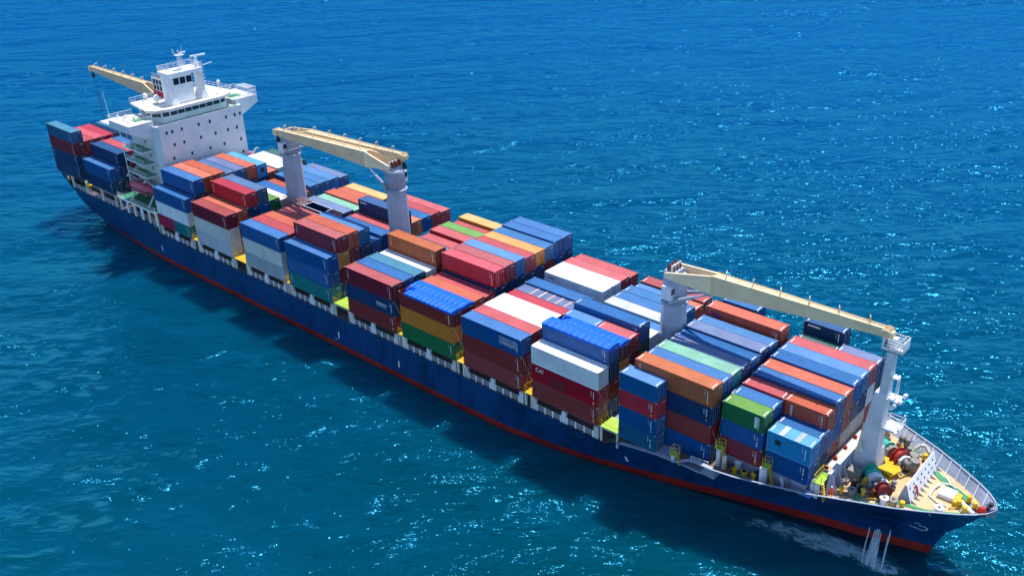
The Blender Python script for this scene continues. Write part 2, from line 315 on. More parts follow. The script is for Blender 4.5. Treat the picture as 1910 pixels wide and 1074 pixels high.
def build_hull():
    s = MB(); secs = [section(x) for x in HX]
    for i in range(len(HX) - 1):
        for j in range(NZ):
            for sg in (-1, 1):
                a, b_, c, d = secs[i][j], secs[i + 1][j], secs[i + 1][j + 1], secs[i][j + 1]
                s.quad(*[(x, 15 + sg * q[1], q[0]) for x, q in ((HX[i], a), (HX[i + 1], b_), (HX[i + 1], c), (HX[i], d))])
    L = [(HX[0], 15 - h, z) for z, h in secs[0]] + [(HX[0], 15 + h, z) for z, h in reversed(secs[0])]
    s.quad(*L)
    import bmesh
    me = s.mesh('hull', M_hull); b = bmesh.new(); b.from_mesh(me); bmesh.ops.remove_doubles(b, verts=b.verts, dist=.004); bmesh.ops.recalc_face_normals(b, faces=b.faces)
    for f in b.faces: f.smooth = True
    b.to_mesh(me); b.free()
    o = link('hull', me, ship, NEG)
    return o
hull = build_hull()
# deck plating inside the hull edge
def deck_sheet(name, xs, zf, mat, inset=.12, label=None):
    s = MB()
    for a, b in zip(xs, xs[1:]):
        ha = hbz(a, zf(a)) - inset; hb = hbz(b, zf(b)) - inset; s.quad((a, 15 - ha, zf(a)), (b, 15 - hb, zf(b)), (b, 15 + hb, zf(b)), (a, 15 + ha, zf(a)))
    return part(name, s, mat, label)
deck_sheet('main_deck', [-75, -71.9, -40, 0, 30, 47], lambda x: -2.35, M_deck2)
deck_sheet('poop_deck', [-119.3, -117, -110, -90, -75], lambda x: -1.0, M_deck2)
deck_sheet('forward_side_deck', [47, 49, 55, 60, 64, 69.3, 75.5, 77], lambda x: (-1.9 if x < 48 else -1.3 if x < 52 else -.35 if x < 58 else .1), M_deck2)
fd = MB(); xs = [77, 78, 80, 82.3, 84.9, 88, 89.8, 91.6, 93.2, 94.3, 94.8]
for a, b in zip(xs, xs[1:]): ha = max(.02, hbz(a, .15) - .08); hb = max(.02, hbz(b, .15) - .08); fd.quad((a, 15 - ha, .15), (b, 15 - hb, .15), (b, 15 + hb, .15), (a, 15 + ha, .15))
part('forecastle_deck', fd, M_deck)
# bulwark: inner plating, flat rail cap and stiffeners round the bow
bx = [61, 64, 67, 69.3, 72, 75.5, 78, 80, 82.3, 84.9, 86.5, 88, 89.8, 91.6, 93.2, 94.3, 94.95]
cap = MB(); inn = MB(); st = MB()
def edge(x, sg, off=0): return 15 + sg * max(.02, interp(HD, x) - off)
for sg in (-1, 1):
    for a, b in zip(bx, bx[1:]):
        cap.hexa([(a, edge(a, sg, -.04), 1.46), (b, edge(b, sg, -.04), 1.46), (b, edge(b, sg, .2), 1.46), (a, edge(a, sg, .2), 1.46)], [(a, edge(a, sg, -.04), 1.53), (b, edge(b, sg, -.04), 1.53), (b, edge(b, sg, .2), 1.53), (a, edge(a, sg, .2), 1.53)])
        for z0, z1 in ((.05, .5), (.5, .95), (.95, 1.46)): inn.quad(*[(q, 15 + sg * max(.01, hbz(q, z) - .07), z) for q, z in ((a, z0), (b, z0), (b, z1), (a, z1))])
    x = 78.5
    while x < 93.6:
        e = edge(x, sg, .1); e0 = 15 + sg * (hbz(x, .16) - .1); st = MB(); st.prism([(x, e0, .16), (x, e0 - sg * .85, .16), (x, e - sg * .18, 1.45), (x, e, 1.45)], (.07, 0, 0)); part('bulwark_stiffener', st, M_lgrey); x += 1.45
part('bulwark_cap', cap, M_grey); part('bulwark_plating', inn, M_grey); 
# bulbous bow under the surface
bb = MB(); bb.lathe((84, 15, -11.4), (1, 0, 0), [(0, .6), (2, 1.5), (5, 2.0), (8.5, 2.1), (10.6, 1.8), (12.2, 1.1), (12.9, .3)], 20)
part('bulbous_bow', bb, M_hull, smooth=True)
# anchor bolster
ab = MB(); ab.hexa([(81.3, 8.6, -2.6), (85.9, 9.9, -1.8), (85.7, 8.2, -2.0), (82.4, 7.6, -2.75)], [(81.6, 9.9, -3.6), (85.7, 11.0, -3.2), (85.6, 9.6, -2.7), (82.5, 8.9, -3.3)])
part('anchor_bolster', ab, M_hull, 'sloping blue anchor ledge on the bow')
def hull_mark(name, pts, w=.10, mat=None):
    s = MB()
    for (x0, z0), (x1, z1) in zip(pts, pts[1:]):
        n = 3
        for k in range(n):
            a, b = k / n, (k + 1) / n; P = [(x0 + (x1 - x0) * q, z0 + (z1 - z0) * q) for q in (a, b)]
            dx, dz = x1 - x0, z1 - z0; L = math.hypot(dx, dz); ox, oz = -dz / L * w, dx / L * w
            s.quad(*[(x, 15 - hbz(x, z) - .03, z) for x, z in ((P[0][0] - ox, P[0][1] - oz), (P[1][0] - ox, P[1][1] - oz), (P[1][0] + ox, P[1][1] + oz), (P[0][0] + ox, P[0][1] + oz))])
    return part(name, s, mat or M_mark)
hull_mark('bulb_mark', [(85.9, -4.3), (87.2, -4.9), (87.8, -4.8), (87.95, -4.3), (87.6, -3.9), (86.9, -3.75)], .07)
hull_mark('thruster_mark', [(86.6, -3.3), (87.2, -3.2)], .09)
for x in (-72.5, -12.8, 3.2, 48.5): hull_mark('draught_mark', [(x, -5.3), (x, -6.6)], .16)
hull_mark('load_line_mark', [(-14.0, -7.0), (-13.2, -7.0)], .05)

# hatch coamings / cargo deck under the stacks
hc = MB(); hc.box(-76, 63, 2.7, 27.3, -2.3, -.12); part('hatch_coaming', hc, M_grey)
hc = MB(); hc.box(62.9, 75.0, 4.3, 25.7, 0.1, 1.72); part('forward_hatch', hc, M_grey)
hc = MB(); hc.box(-116.5, -89.6, 3, 27, -.95, 2.0); part('aft_hatch', hc, M_grey)
hc = MB(); hc.box(-72, 62, .35, 2.6, -.32, -.1); hc.box(-72, 62, 27.4, 29.6, -.32, -.1); part('side_girder', hc, M_grey)

# stanchions, rails and lashing platforms along the sides
BX = {'J': -59.10, 'I': -44.44, 'H': -27.56, 'G': -13.73, 'F': 3.20, 'E': 16.95, 'D': 31.23, 'C': 45.44}
for sg in (0, 1):
    yy = .12 if sg == 0 else 29.55
    for b, xf in BX.items():
        for k, x in enumerate((xf - 12.0, xf - 6.3, xf - .35)):
            s = MB(); s.box(x - .38, x + .38, yy, yy + .35, -2.32, -.34); s.box(x - .30, x + .30, yy + .35, yy + 1.5, -.62, -.34)
            part('container_stanchion', s, M_white if sg == 0 and k == 1 else M_roofw)
        s = MB()
        for x0, x1 in ((xf - 11.4, xf - 6.9), (xf - 5.7, xf - .9)):
            for zz in (-1.25, -1.6, -1.95): s.tube((x0, yy + .02, zz), (x1, yy + .02, zz), .045, 4)
            n = 3
            for q in range(n + 1):
                xx = x0 + (x1 - x0) * q / n; s.box(xx - .12, xx + .12, yy, yy + .09, -2.32, -1.15)
        part('side_rail', s, M_white)
for i, (x0, x1) in enumerate(((-74.5, -72.2), (-58.9, -56.8), (-44.2, -39.9), (-27.3, -26.2), (-13.5, -9.2), (3.4, 4.6), (17.2, 18.9), (31.5, 33.1), (45.7, 49.0))):
    z = (.15, .1, .1, .1, .35, .1, .1, .1, .3)[i]
    lp = thing('tmp', 'x', 'x') if False else None
    s = MB(); s.box(x0, x1, .05, 2.9, z - .12, z)
    for k in range(5): s.box(x0 + .1, x1 - .1, .3 + k * .5, .36 + k * .5, z, z + .05)
    o = part('lashing_platform', s, M_lime if i in (4, 8) else M_yel)
    r = MB()
    for y in (.1, 1.5, 2.85): r.tube((x0 + .05, y, z), (x0 + .05, y, z + 1.05), .04, 4).tube((x1 - .05, y, z), (x1 - .05, y, z + 1.05), .04, 4)
    for zz in (.55, 1.05):
        r.tube((x0 + .05, .1, z + zz), (x0 + .05, 2.85, z + zz), .035, 4).tube((x1 - .05, .1, z + zz), (x1 - .05, 2.85, z + zz), .035, 4).tube((x0 + .05, .1, z + zz), (x1 - .05, .1, z + zz), .035, 4)
    link('platform_rail', r.mesh('platform_rail', M_yel), o)
    for xx in (x0 + .15, x1 - .35):
        s = MB(); s.box(xx, xx + .25, .1, .4, -2.3, z - .12); link('platform_post', s.mesh('platform_post', M_roofw), o)
# forward lashing platforms with stairs
for (x, y, z, zb) in ((57.6, -.05, 1.0, -.3), (63.0, 2.4, 3.1, .1), (69.5, 3.0, 2.9, .1), (75.9, 4.6, 2.6, .1)):
    w = 2.6 if x > 75 else 1.0
    s = MB(); s.box(x - .1, x + 1.0, y, y + w, z - .1, z); o = part('lashing_platform', s, M_lime)
    r = MB()
    for yy in (y + .03, y + w - .03):
        for xx in (x, x + .95): r.tube((xx, yy, z), (xx, yy, z + 1.1), .045, 4)
        for zz in (.55, 1.1): r.tube((x, yy, z + zz), (x + .95, yy, z + zz), .04, 4)
    for zz in (.55, 1.1): r.tube((x, y, z + zz), (x, y + w, z + zz), .04, 4)
    for sy in (y + .1, y + .6): r.tube((x + 1.0, sy, z), (x + 1.5, sy, zb), .06, 4)
    for k in range(7):
        t = k / 7; r.box(x + 1.0 + .5 * t, x + 1.2 + .5 * t, y + .1, y + .6, z - (z - zb) * t - .03, z - (z - zb) * t)
    link('platform_rail', r.mesh('platform_rail', M_yel), o)
    s = MB(); s.box(x + .1, x + .6, y + .2, y + .75, zb, z - .1); link('platform_post', s.mesh('platform_post', M_lgrey), o)
# raised grey sheer plate by the bow stack
s = MB(); q = [49.2, 51, 53, 55.2, 57, 58.5, 59.8, 60.9, 62, 64]
for a, b in zip(q, q[1:]):
    za, zb_ = interp(ZD, a) + .02, interp(ZD, b) + .02; s.hexa([(a, 15 - hbz(a, za) - .02, za - .1), (b, 15 - hbz(b, zb_) - .02, zb_ - .1), (b, 15 - hbz(b, zb_) + .65, zb_ - .1), (a, 15 - hbz(a, za) + .65, za - .1)], [(a, 15 - hbz(a, za) - .02, za), (b, 15 - hbz(b, zb_) - .02, zb_), (b, 15 - hbz(b, zb_) + .65, zb_), (a, 15 - hbz(a, za) + .65, za)])
part('deck_edge', s, M_grey)

# ------------------------------------------------------------------ bridge block
sup = MB(); sup.prism([(-86, 5, -1), (-77.7, 5, -1), (-75, 4.35, -1), (-73.5, 5.0, -1), (-73.5, 25.0, -1), (-75, 25.65, -1), (-77.7, 25, -1), (-86, 25, -1)], (0, 0, 20.5))
house = part('accommodation_block', sup, M_white)
def sub(name, mb, mat, par, label=None, smooth=False): return part(name, mb, mat, label, smooth, par)
for z, ys in ((17.9, (6.57, 7.86, 10.09, 14.13, 16.8, 20.85, 23.03, 24.35)), (15.05, (7.85, 10.09, 14.1, 17.69, 20.83, 23.06)), (12.2, (7.19, 11.45, 15.88, 19.42, 23.65)), (9.25, (7.5, 12.0, 17.6, 23.72))):
    for y in ys:
        s = MB(); s.cur = 0; s.box(-73.52, -73.46, y - .27, y + .27, z - .38, z + .38); s.cur = 1; s.box(-73.47, -73.44, y - .19, y + .19, z - .30, z + .30)
        sub('porthole_window', s, [M_grey, M_glass], house)
for z, x in ((17.9, -75.6), (15.1, -75.6), (12.3, -79.2), (15.1, -80.4), (9.4, -79.2)):
    s = MB(); y0 = 4.62 if x > -77 else 4.98; s.box(x - .2, x + .2, y0 - .05, y0 + .1, z - .3, z + .3); sub('side_window', s, M_glass, house)
# starboard outside stairs: green walkways, rails, ladders
for i, z in enumerate((13.75, 10.95, 8.15, 5.4)):
    s = MB(); s.box(-85.6, -77.7, 2.4, 4.98, z - .14, z); w = sub('walkway', s, M_green, house)
    e = MB(); e.box(-85.65, -77.65, 2.33, 2.42, z - .22, z + .06); e.box(-77.68, -77.6, 2.4, 4.98, z - .22, z + .06); sub('walkway_edge', e, M_white, house)
    r = MB()
    for k in range(10): x = -85.6 + k * .877; r.tube((x, 2.4, z), (x, 2.4, z + 1.1), .035, 4)
    for zz in (.38, .75, 1.1): r.tube((-85.6, 2.4, z + zz), (-77.7, 2.4, z + zz), .03, 4).tube((-77.7, 2.4, z + zz), (-77.7, 4.9, z + zz), .03, 4)
    sub('walkway_rail', r, M_white, house)
    l = MB()
    for yy in (3.0, 3.7): l.tube((-84.6, yy, z), (-81.2, yy, z + 2.75 if i else z + 2.6), .06, 4)
    for k in range(9): t = k / 9; l.box(-84.6 + 3.4 * t, -84.35 + 3.4 * t, 3.0, 3.7, z + 2.7 * t, z + 2.7 * t + .04)
    sub('outside_stair', l, M_lgrey, house)
s = MB(); s.tube((-85.6, 2.4, 2.2), (-85.6, 2.4, 18.8), .09, 5); s.tube((-83.0, 2.5, 13.7), (-83.0, 2.5, 18.4), .06, 5); s.tube((-80.2, 2.5, 13.7), (-80.2, 2.5, 18.0), .06, 5); sub('walkway_pillar', s, M_white, house)
# bridge wings, port and starboard
for sg in (0, 1):
    my = (lambda y: y) if sg == 0 else (lambda y: 30 - y)
    s = MB(); s.prism([(-83.6, my(5), 16.4), (-83.6, my(-.4), 18.9), (-83.6, my(-.4), 20.55), (-83.6, my(5), 20.55)], (8.4, 0, 0)); w = sub('bridge_wing', s, M_white, house)
    t = MB(); t.box(-83.4, -75.5, min(my(-.2), my(5.6)), max(my(-.2), my(5.6)), 20.55, 20.6); sub('wing_deck', t, M_roofw, house)
    t = MB()
    ya, yb = my(-.35), my(5)
    for zz in (.35, .7, 1.05):
        t.tube((-83.5, ya, 20.6 + zz), (-75.3, ya, 20.6 + zz), .035, 4).tube((-83.5, ya, 20.6 + zz), (-83.5, yb, 20.6 + zz), .035, 4).tube((-75.3, ya, 20.6 + zz), (-75.3, yb, 20.6 + zz), .035, 4)
    for k in range(8): x = -83.5 + 8.2 * k / 7; t.tube((x, ya, 20.6), (x, ya, 21.65), .035, 4)
    if sg: 
        for k in range(9): t.tube((-80 + k * .55, 28.6, 22.3), (-80 + k * .55, 30.5, 22.3), .04, 4)
        t.tube((-80, 28.6, 22.3), (-75.3, 28.6, 22.3), .05, 4).tube((-80, 30.5, 22.3), (-75.3, 30.5, 22.3), .05, 4)
        for p in ((-80, 28.6), (-75.5, 28.6), (-80, 30.5), (-75.5, 30.5)): t.tube((p[0], p[1], 20.6), (p[0], p[1], 22.3), .05, 4)
    sub('wing_rail', t, M_white, house)
    g = MB(); g.box(-79.5, -77.2, min(my(2.2), my(5)), max(my(2.2), my(5)), 20.6, 20.63); sub('green_deck_patch', g, M_green, house)
for (x, y, h, r) in ((-80.3, 1.4, .9, .3), (-81.6, 2.6, .7, .35), (-78.2, 1.0, .5, .3), (-82.4, 1.2, 1.1, .2), (-79.1, 3.0, .8, .22)):
    s = MB(); s.lathe((x, y, 20.6), (0, 0, 1), [(0, r), (h * .8, r * .9), (h, r * .4)], 8); sub('wing_locker', s, M_white, house)
s = MB(); s.tube((-84.0, .2, 20.6), (-84.2, 0.0, 26.5), .05, 4); sub('whip_aerial', s, M_white, house)
# wheelhouse
wh = [(-84.5, 7.2), (-77.5, 6.0), (-75.6, 7.4), (-75.1, 9.0), (-75.1, 21.0), (-75.6, 22.6), (-77.5, 24.0), (-84.5, 22.8)]
s = MB(); s.prism([(x, y, 19.5) for x, y in wh], (0, 0, 2.75)); wheel = part('wheelhouse', s, M_white)
g = MB(); g.box(-75.0, -73.6, 5.4, 24.6, 19.5, 19.53); sub('bridge_front_deck', g, M_green, wheel)
g = MB()
for a in range(24): g.tube((-73.6, 5.2 + a * .85, 19.5), (-73.6, 5.2 + a * .85, 19.85), .03, 4)
g.box(-73.62, -73.52, 5.0, 25.0, 19.5, 19.72); sub('front_coaming', g, M_white, wheel)
for k in range(7):
    y = 9.15 + k * 1.7; s = MB(); s.box(-75.14, -75.03, y, y + 1.5, 20.75, 21.75); sub('bridge_window', s, M_gglass, wheel)
for (a, b) in (((-75.6, 7.4), (-75.1, 9.0)), ((-77.5, 6.0), (-75.6, 7.4)), ((-75.1, 21.0), (-75.6, 22.6)), ((-80.5, 6.5), (-77.5, 6.0)), ((-83.5, 7.0), (-80.8, 6.55))):
    d = Vector((b[0] - a[0], b[1] - a[1], 0)); nrm = Vector((d.y, -d.x, 0)).normalized() * .04
    A = Vector((a[0], a[1], 20.75)) + d * .1 + nrm; B = Vector((a[0], a[1], 20.75)) + d * .9 + nrm
    s = MB(); s.prism([A, B, B + Vector((0, 0, 1)), A + Vector((0, 0, 1))], nrm * .6); sub('bridge_window', s, M_gglass, wheel)
rf = [(-85.5, 5.9), (-77.0, 4.8), (-75.2, 5.9), (-74.1, 8.6), (-74.1, 21.4), (-75.2, 24.1), (-77.0, 25.2), (-85.5, 24.1)]
s = MB(); s.prism([(x, y, 22.1) for x, y in rf], (0, 0, .35)); sub('wheelhouse_roof', s, M_roofw, wheel)
s = MB(); s.prism([(x * .99 - .8, 15 + (y - 15) * .97, 21.85) for x, y in rf], (0, 0, .25)); sub('roof_soffit', s, M_white, wheel)
r = MB()
for (a, b) in zip(rf, rf[1:] + rf[:1]):
    A = Vector((a[0], a[1], 22.45)); B = Vector((b[0], b[1], 22.45)); n = max(1, int((B - A).length / 1.3))
    for zz in (.5, 1.0): r.tube(A + Vector((0, 0, zz)), B + Vector((0, 0, zz)), .035, 4)
    for k in range(n): p = A + (B - A) * k / n; r.tube(p, p + Vector((0, 0, 1)), .035, 4)
sub('roof_rail', r, M_white, wheel)
# radar house: portal with windows
s = MB(); s.box(-80.5, -76.0, 11.2, 15.9, 22.45, 28.3); rh = part('radar_house', s, M_white)
for k in range(3): w = MB(); w.box(-76.03, -75.95, 11.55 + k * 1.5, 12.8 + k * 1.5, 26.55, 27.9); sub('radar_house_window', w, M_glass, rh)
s = MB(); s.box(-80.5, -75.9, 10.7, 18.7, 28.3, 29.0); sub('portal_beam', s, M_white, rh)
for y0, sg in ((18.1, 1), (11.0, -1)):
    s = MB(); s.hexa([(-79, y0 - .9 if sg > 0 else y0 - .9, 22.45), (-75.4, y0 - .9, 22.45), (-75.4, y0 + .9, 22.45), (-79, y0 + .9, 22.45)], [(-78.2, y0 - .42, 24.3), (-75.8, y0 - .42, 24.3), (-75.8, y0 + .42, 24.3), (-78.2, y0 + .42, 24.3)]); s.box(-78.2, -75.8, y0 - .42, y0 + .42, 24.3, 28.3); sub('portal_leg', s, M_white, rh)
r = MB(); zz0 = 29.0
for (a, b) in (((-80.4, 10.8), (-76, 10.8)), ((-76, 10.8), (-76, 18.6)), ((-76, 18.6), (-80.4, 18.6)), ((-80.4, 18.6), (-80.4, 10.8))):
    for zz in (.4, .8, 1.1): r.tube((a[0], a[1], zz0 + zz), (b[0], b[1], zz0 + zz), .035, 4)
    n = 6
    for k in range(n): r.tube((a[0] + (b[0] - a[0]) * k / n, a[1] + (b[1] - a[1]) * k / n, zz0), (a[0] + (b[0] - a[0]) * k / n, a[1] + (b[1] - a[1]) * k / n, zz0 + 1.1), .035, 4)
sub('mast_platform_rail', r, M_white, rh)
m = MB()
for sx, sy in ((-1, -1), (1, -1), (1, 1), (-1, 1)): m.tube((-78 + .55 * sx, 15 + .55 * sy, 29), (-78 + .25 * sx, 15 + .25 * sy, 32), .06, 4)
for k in range(6):
    z = 29.2 + k * .5; q = .53 - k * .05
    for (a, b) in (((-q, -q), (q, -q)), ((q, -q), (q, q)), ((q, q), (-q, q)), ((-q, q), (-q, -q))):
        m.tube((-78 + a[0], 15 + a[1], z), (-78 + b[0], 15 + b[1], z + .5), .035, 4).tube((-78 + b[0], 15 + b[1], z), (-78 + a[0], 15 + a[1], z + .5), .035, 4)
m.box(-78.7, -77.3, 14.2, 15.9, 31.9, 32.05); m.tube((-78, 14.2, 32), (-78, 13.6, 33.5), .06, 4).tube((-78, 13.9, 32.6), (-78, 13.3, 32.9), .05, 4).tube((-78, 15.6, 32), (-78, 15.8, 33.8), .06, 4).tube((-78, 14.9, 32), (-78, 14.9, 33.0), .16, 6)
m.box(-78.2, -77.8, 15.2, 16.6, 32.3, 32.5)
sub('lattice_mast', m, M_lgrey, rh)
m = MB(); m.lathe((-77, 18.1, 29), (0, 0, 1), [(0, .55), (1.4, .35), (2.0, .25), (2.2, .35)], 8); m.prism([(-77.3, 17.0, 31.2), (-77.0, 20.3, 31.2), (-76.6, 20.3, 31.2), (-76.9, 17.0, 31.2)], (0, 0, .35)); sub('radar_scanner', m, M_white, rh)
m = MB()
for k in range(9): m.tube((-77, 18.5, 24 + k * .75), (-77, 19.6, 24.1 + k * .75), .05, 4)
m.tube((-77, 18.7, 29), (-77, 21.8, 29.4), .06, 4); m.tube((-77, 11.0, 29), (-77, 11.2, 30.8), .12, 6); sub('signal_bracket', m, M_lgrey, rh)
for (x, y, r_, h) in ((-80.6, 9.5, .72, .5), (-85, 9.3, .55, .5), (-76.7, 22.3, .42, 2.2), (-82.6, 7.6, .3, .4)):
    m = MB(); m.tube((x, y, 22.45), (x, y, 22.45 + h), .14, 6); m.lathe((x, y, 22.4 + h), (0, 0, 1), [(0, r_ * .6), (.25 * r_, r_ * .95), (.8 * r_, r_), (1.4 * r_, r_ * .75), (1.8 * r_, r_ * .3)], 12); part('satellite_dome', m, M_white, smooth=True)
for (x, y) in ((-76.0, 19.6), (-75.6, 20.6)): m = MB(); m.tube((x, y, 22.45), (x, y, 24.2), .06, 4); sub('roof_pole', m, M_white, rh)
# funnel
s = MB(); s.box(-87.2, -82.2, 12.6, 17.4, 19.4, 26.4); fn = part('funnel', s, M_white)
s = MB(); s.box(-87.1, -83.2, 12.5, 12.58, 21.7, 23.6); sub('funnel_band', s, paint('funnel_red', (.55, .01, .05), .4, .1), fn)
for i in range(3):
    for j in range(2): s = MB(); s.box(-86.6 + i * 1.25, -85.75 + i * 1.25, 12.55, 12.63, 23.85 + j * 1.25, 24.85 + j * 1.25); sub('funnel_louvre', s, M_dark, fn)
s = MB(); s.box(-87.0, -82.4, 12.8, 17.2, 26.4, 26.46); sub('funnel_top', s, M_dark, fn)
for k in range(4): s = MB(); s.lathe((-86.2 + k * 1.05, 15 + .6 * (-1) ** k, 26.4), (0, 0, 1), [(0, .38), (.9, .34), (1.1, .36)], 10); sub('exhaust_pipe', s, M_steel, fn)
r = MB()
for zz in (.5, .95): r.tube((-87.1, 12.7, 26.4 + zz), (-82.3, 12.7, 26.4 + zz), .035, 4)
sub('funnel_rail', r, M_white, fn)
# boat deck on each side
for sg in (0, 1):
    y0, y1 = (0.0, 5.0) if sg == 0 else (25, 30)
    s = MB(); s.box(-88.2, -72.2, y0, y1, 2.0, 2.18); bd = part('boat_deck', s, M_green)
    e = MB(); ye = y0 if sg == 0 else y1; e.box(-88.2, -72.2, ye - .06, ye + .06, 1.9, 2.35); sub('boat_deck_edge', e, M_white, bd)
    r = MB()
    for zz in (.5, 1.0): r.tube((-88.1, ye, 2.3 + zz), (-72.3, ye, 2.3 + zz), .035, 4)
    for k in range(15): r.tube((-88.1 + k * 1.12, ye, 2.2), (-88.1 + k * 1.12, ye, 3.3), .035, 4)
    sub('boat_deck_rail', r, M_white, bd)
    for k in range(6):
        x = -87.6 + k * 3.0; s = MB(); s.box(x - .35, x + .35, ye - .1 if sg else ye + .02, (ye + .02) if sg else ye + .3, -.9, 2.0); sub('deck_pillar', s, M_white, bd)
    for k in range(5):
        r = MB(); x = -87.2 + k * 3.0
        for zz in (-.3, .15, .6): r.tube((x, ye, zz), (x + 2.2, ye, zz), .04, 4)
        sub('opening_rail', r, M_lgrey, bd)
    for x in (-83.2, -76.2):
        d = MB(); q = 1 if sg == 0 else -1; yb = ye + q * 3.9; d.path([(x, yb, 2.2), (x, yb, 5.5), (x, ye + q * 1.2, 8.2), (x, ye + q * .7, 7.9)], .18, 6); d.path([(x, ye + q * .6, 2.2), (x, ye + q * 2.4, 4.6)], .2, 6); sub('boat_davit', d, M_white, bd)
for sg in (0, 1):
    y = 1.9 if sg == 0 else 28.1
    lb = thing('lifeboat', 'enclosed rose red lifeboat hung beside the green %s walkways' % 'starboard' if sg == 0 else 'rose red lifeboat mostly hidden beyond the white bridge block', 'lifeboat', (-79.6, y, 4.4), 0, 'lifeboats beside the bridge block')
    prof = [(-4.9, .1), (-4.5, .7), (-3.6, 1.15), (-1.5, 1.42), (1.2, 1.45), (3.2, 1.2), (4.4, .75), (4.95, .15)]
    s = MB(); n = 14; 
    for h, r_ in prof:
        for k in range(n): t = PI + PI * k / (n - 1); s.v.append((h, r_ * math.cos(t), 1.3 + (1.25 if abs(h) < 4.6 else .7) * r_ / 1.45 * math.sin(t)))
    for j in range(len(prof) - 1):
        for k in range(n - 1): s.f.append((j * n + k, j * n + k + 1, (j + 1) * n + k + 1, (j + 1) * n + k)); s.m.append(0)
    link('boat_hull', s.mesh('boat_hull', M_boat, True), lb)
    s = MB()
    for h, r_ in prof:
        for k in range(n): t = PI * k / (n - 1); s.v.append((h * .97, r_ * .93 * math.cos(t), 1.3 + 1.15 * (r_ / 1.45) * math.sin(t)))
    for j in range(len(prof) - 1):
        for k in range(n - 1): s.f.append((j * n + k, j * n + k + 1, (j + 1) * n + k + 1, (j + 1) * n + k)); s.m.append(0)
    link('canopy', s.mesh('canopy', M_boat, True), lb)
    s = MB(); s.box(-4.6, 4.6, -1.47, 1.47, 1.26, 1.38); link('rubbing_strake', s.mesh('rubbing_strake', M_rust), lb)
    for hx in (-1.6, 1.4): s = MB(); s.box(hx, hx + .9, -.5, .5, 2.3, 2.55); link('hatch', s.mesh('hatch', M_boat), lb)
# poop equipment
for (x, y, m, w) in ((-114.6, 1.3, M_yel, 1.4), (-103.0, .6, M_yel, .9), (-88.8, .7, M_yel, 1.2)):
    s = MB(); s.box(x, x + w, y - .3, y + .9, 1.2, 1.3)
    for k in range(3): s.tube((x + w * k / 2, y - .3, 1.3), (x + w * k / 2, y - .3, 2.3), .05, 4)
    s.tube((x, y - .3, 2.3), (x + w, y - .3, 2.3), .05, 4); s.box(x + .1, x + .4, y, y + .3, -.9, 1.2); part('poop_platform', s, m)
for k, x in enumerate((-110.2, -103.4, -96.2, -89.9)): s = MB(); s.box(x - .3, x + .3, .15, .5, -.95, 2.0); part('container_stanchion', s, M_roofw)
for x0, x1 in ((-109.6, -104), (-102.6, -97), (-95.6, -90.5)):
    r = MB()
    for zz in (-.4, .0, .4): r.tube((x0, .1, zz), (x1, .1, zz), .04, 4)
    for k in range(5): x = x0 + (x1 - x0) * k / 4; r.box(x - .08, x + .08, .05, .15, -.9, .45)
    part('side_rail', r, M_lgrey)

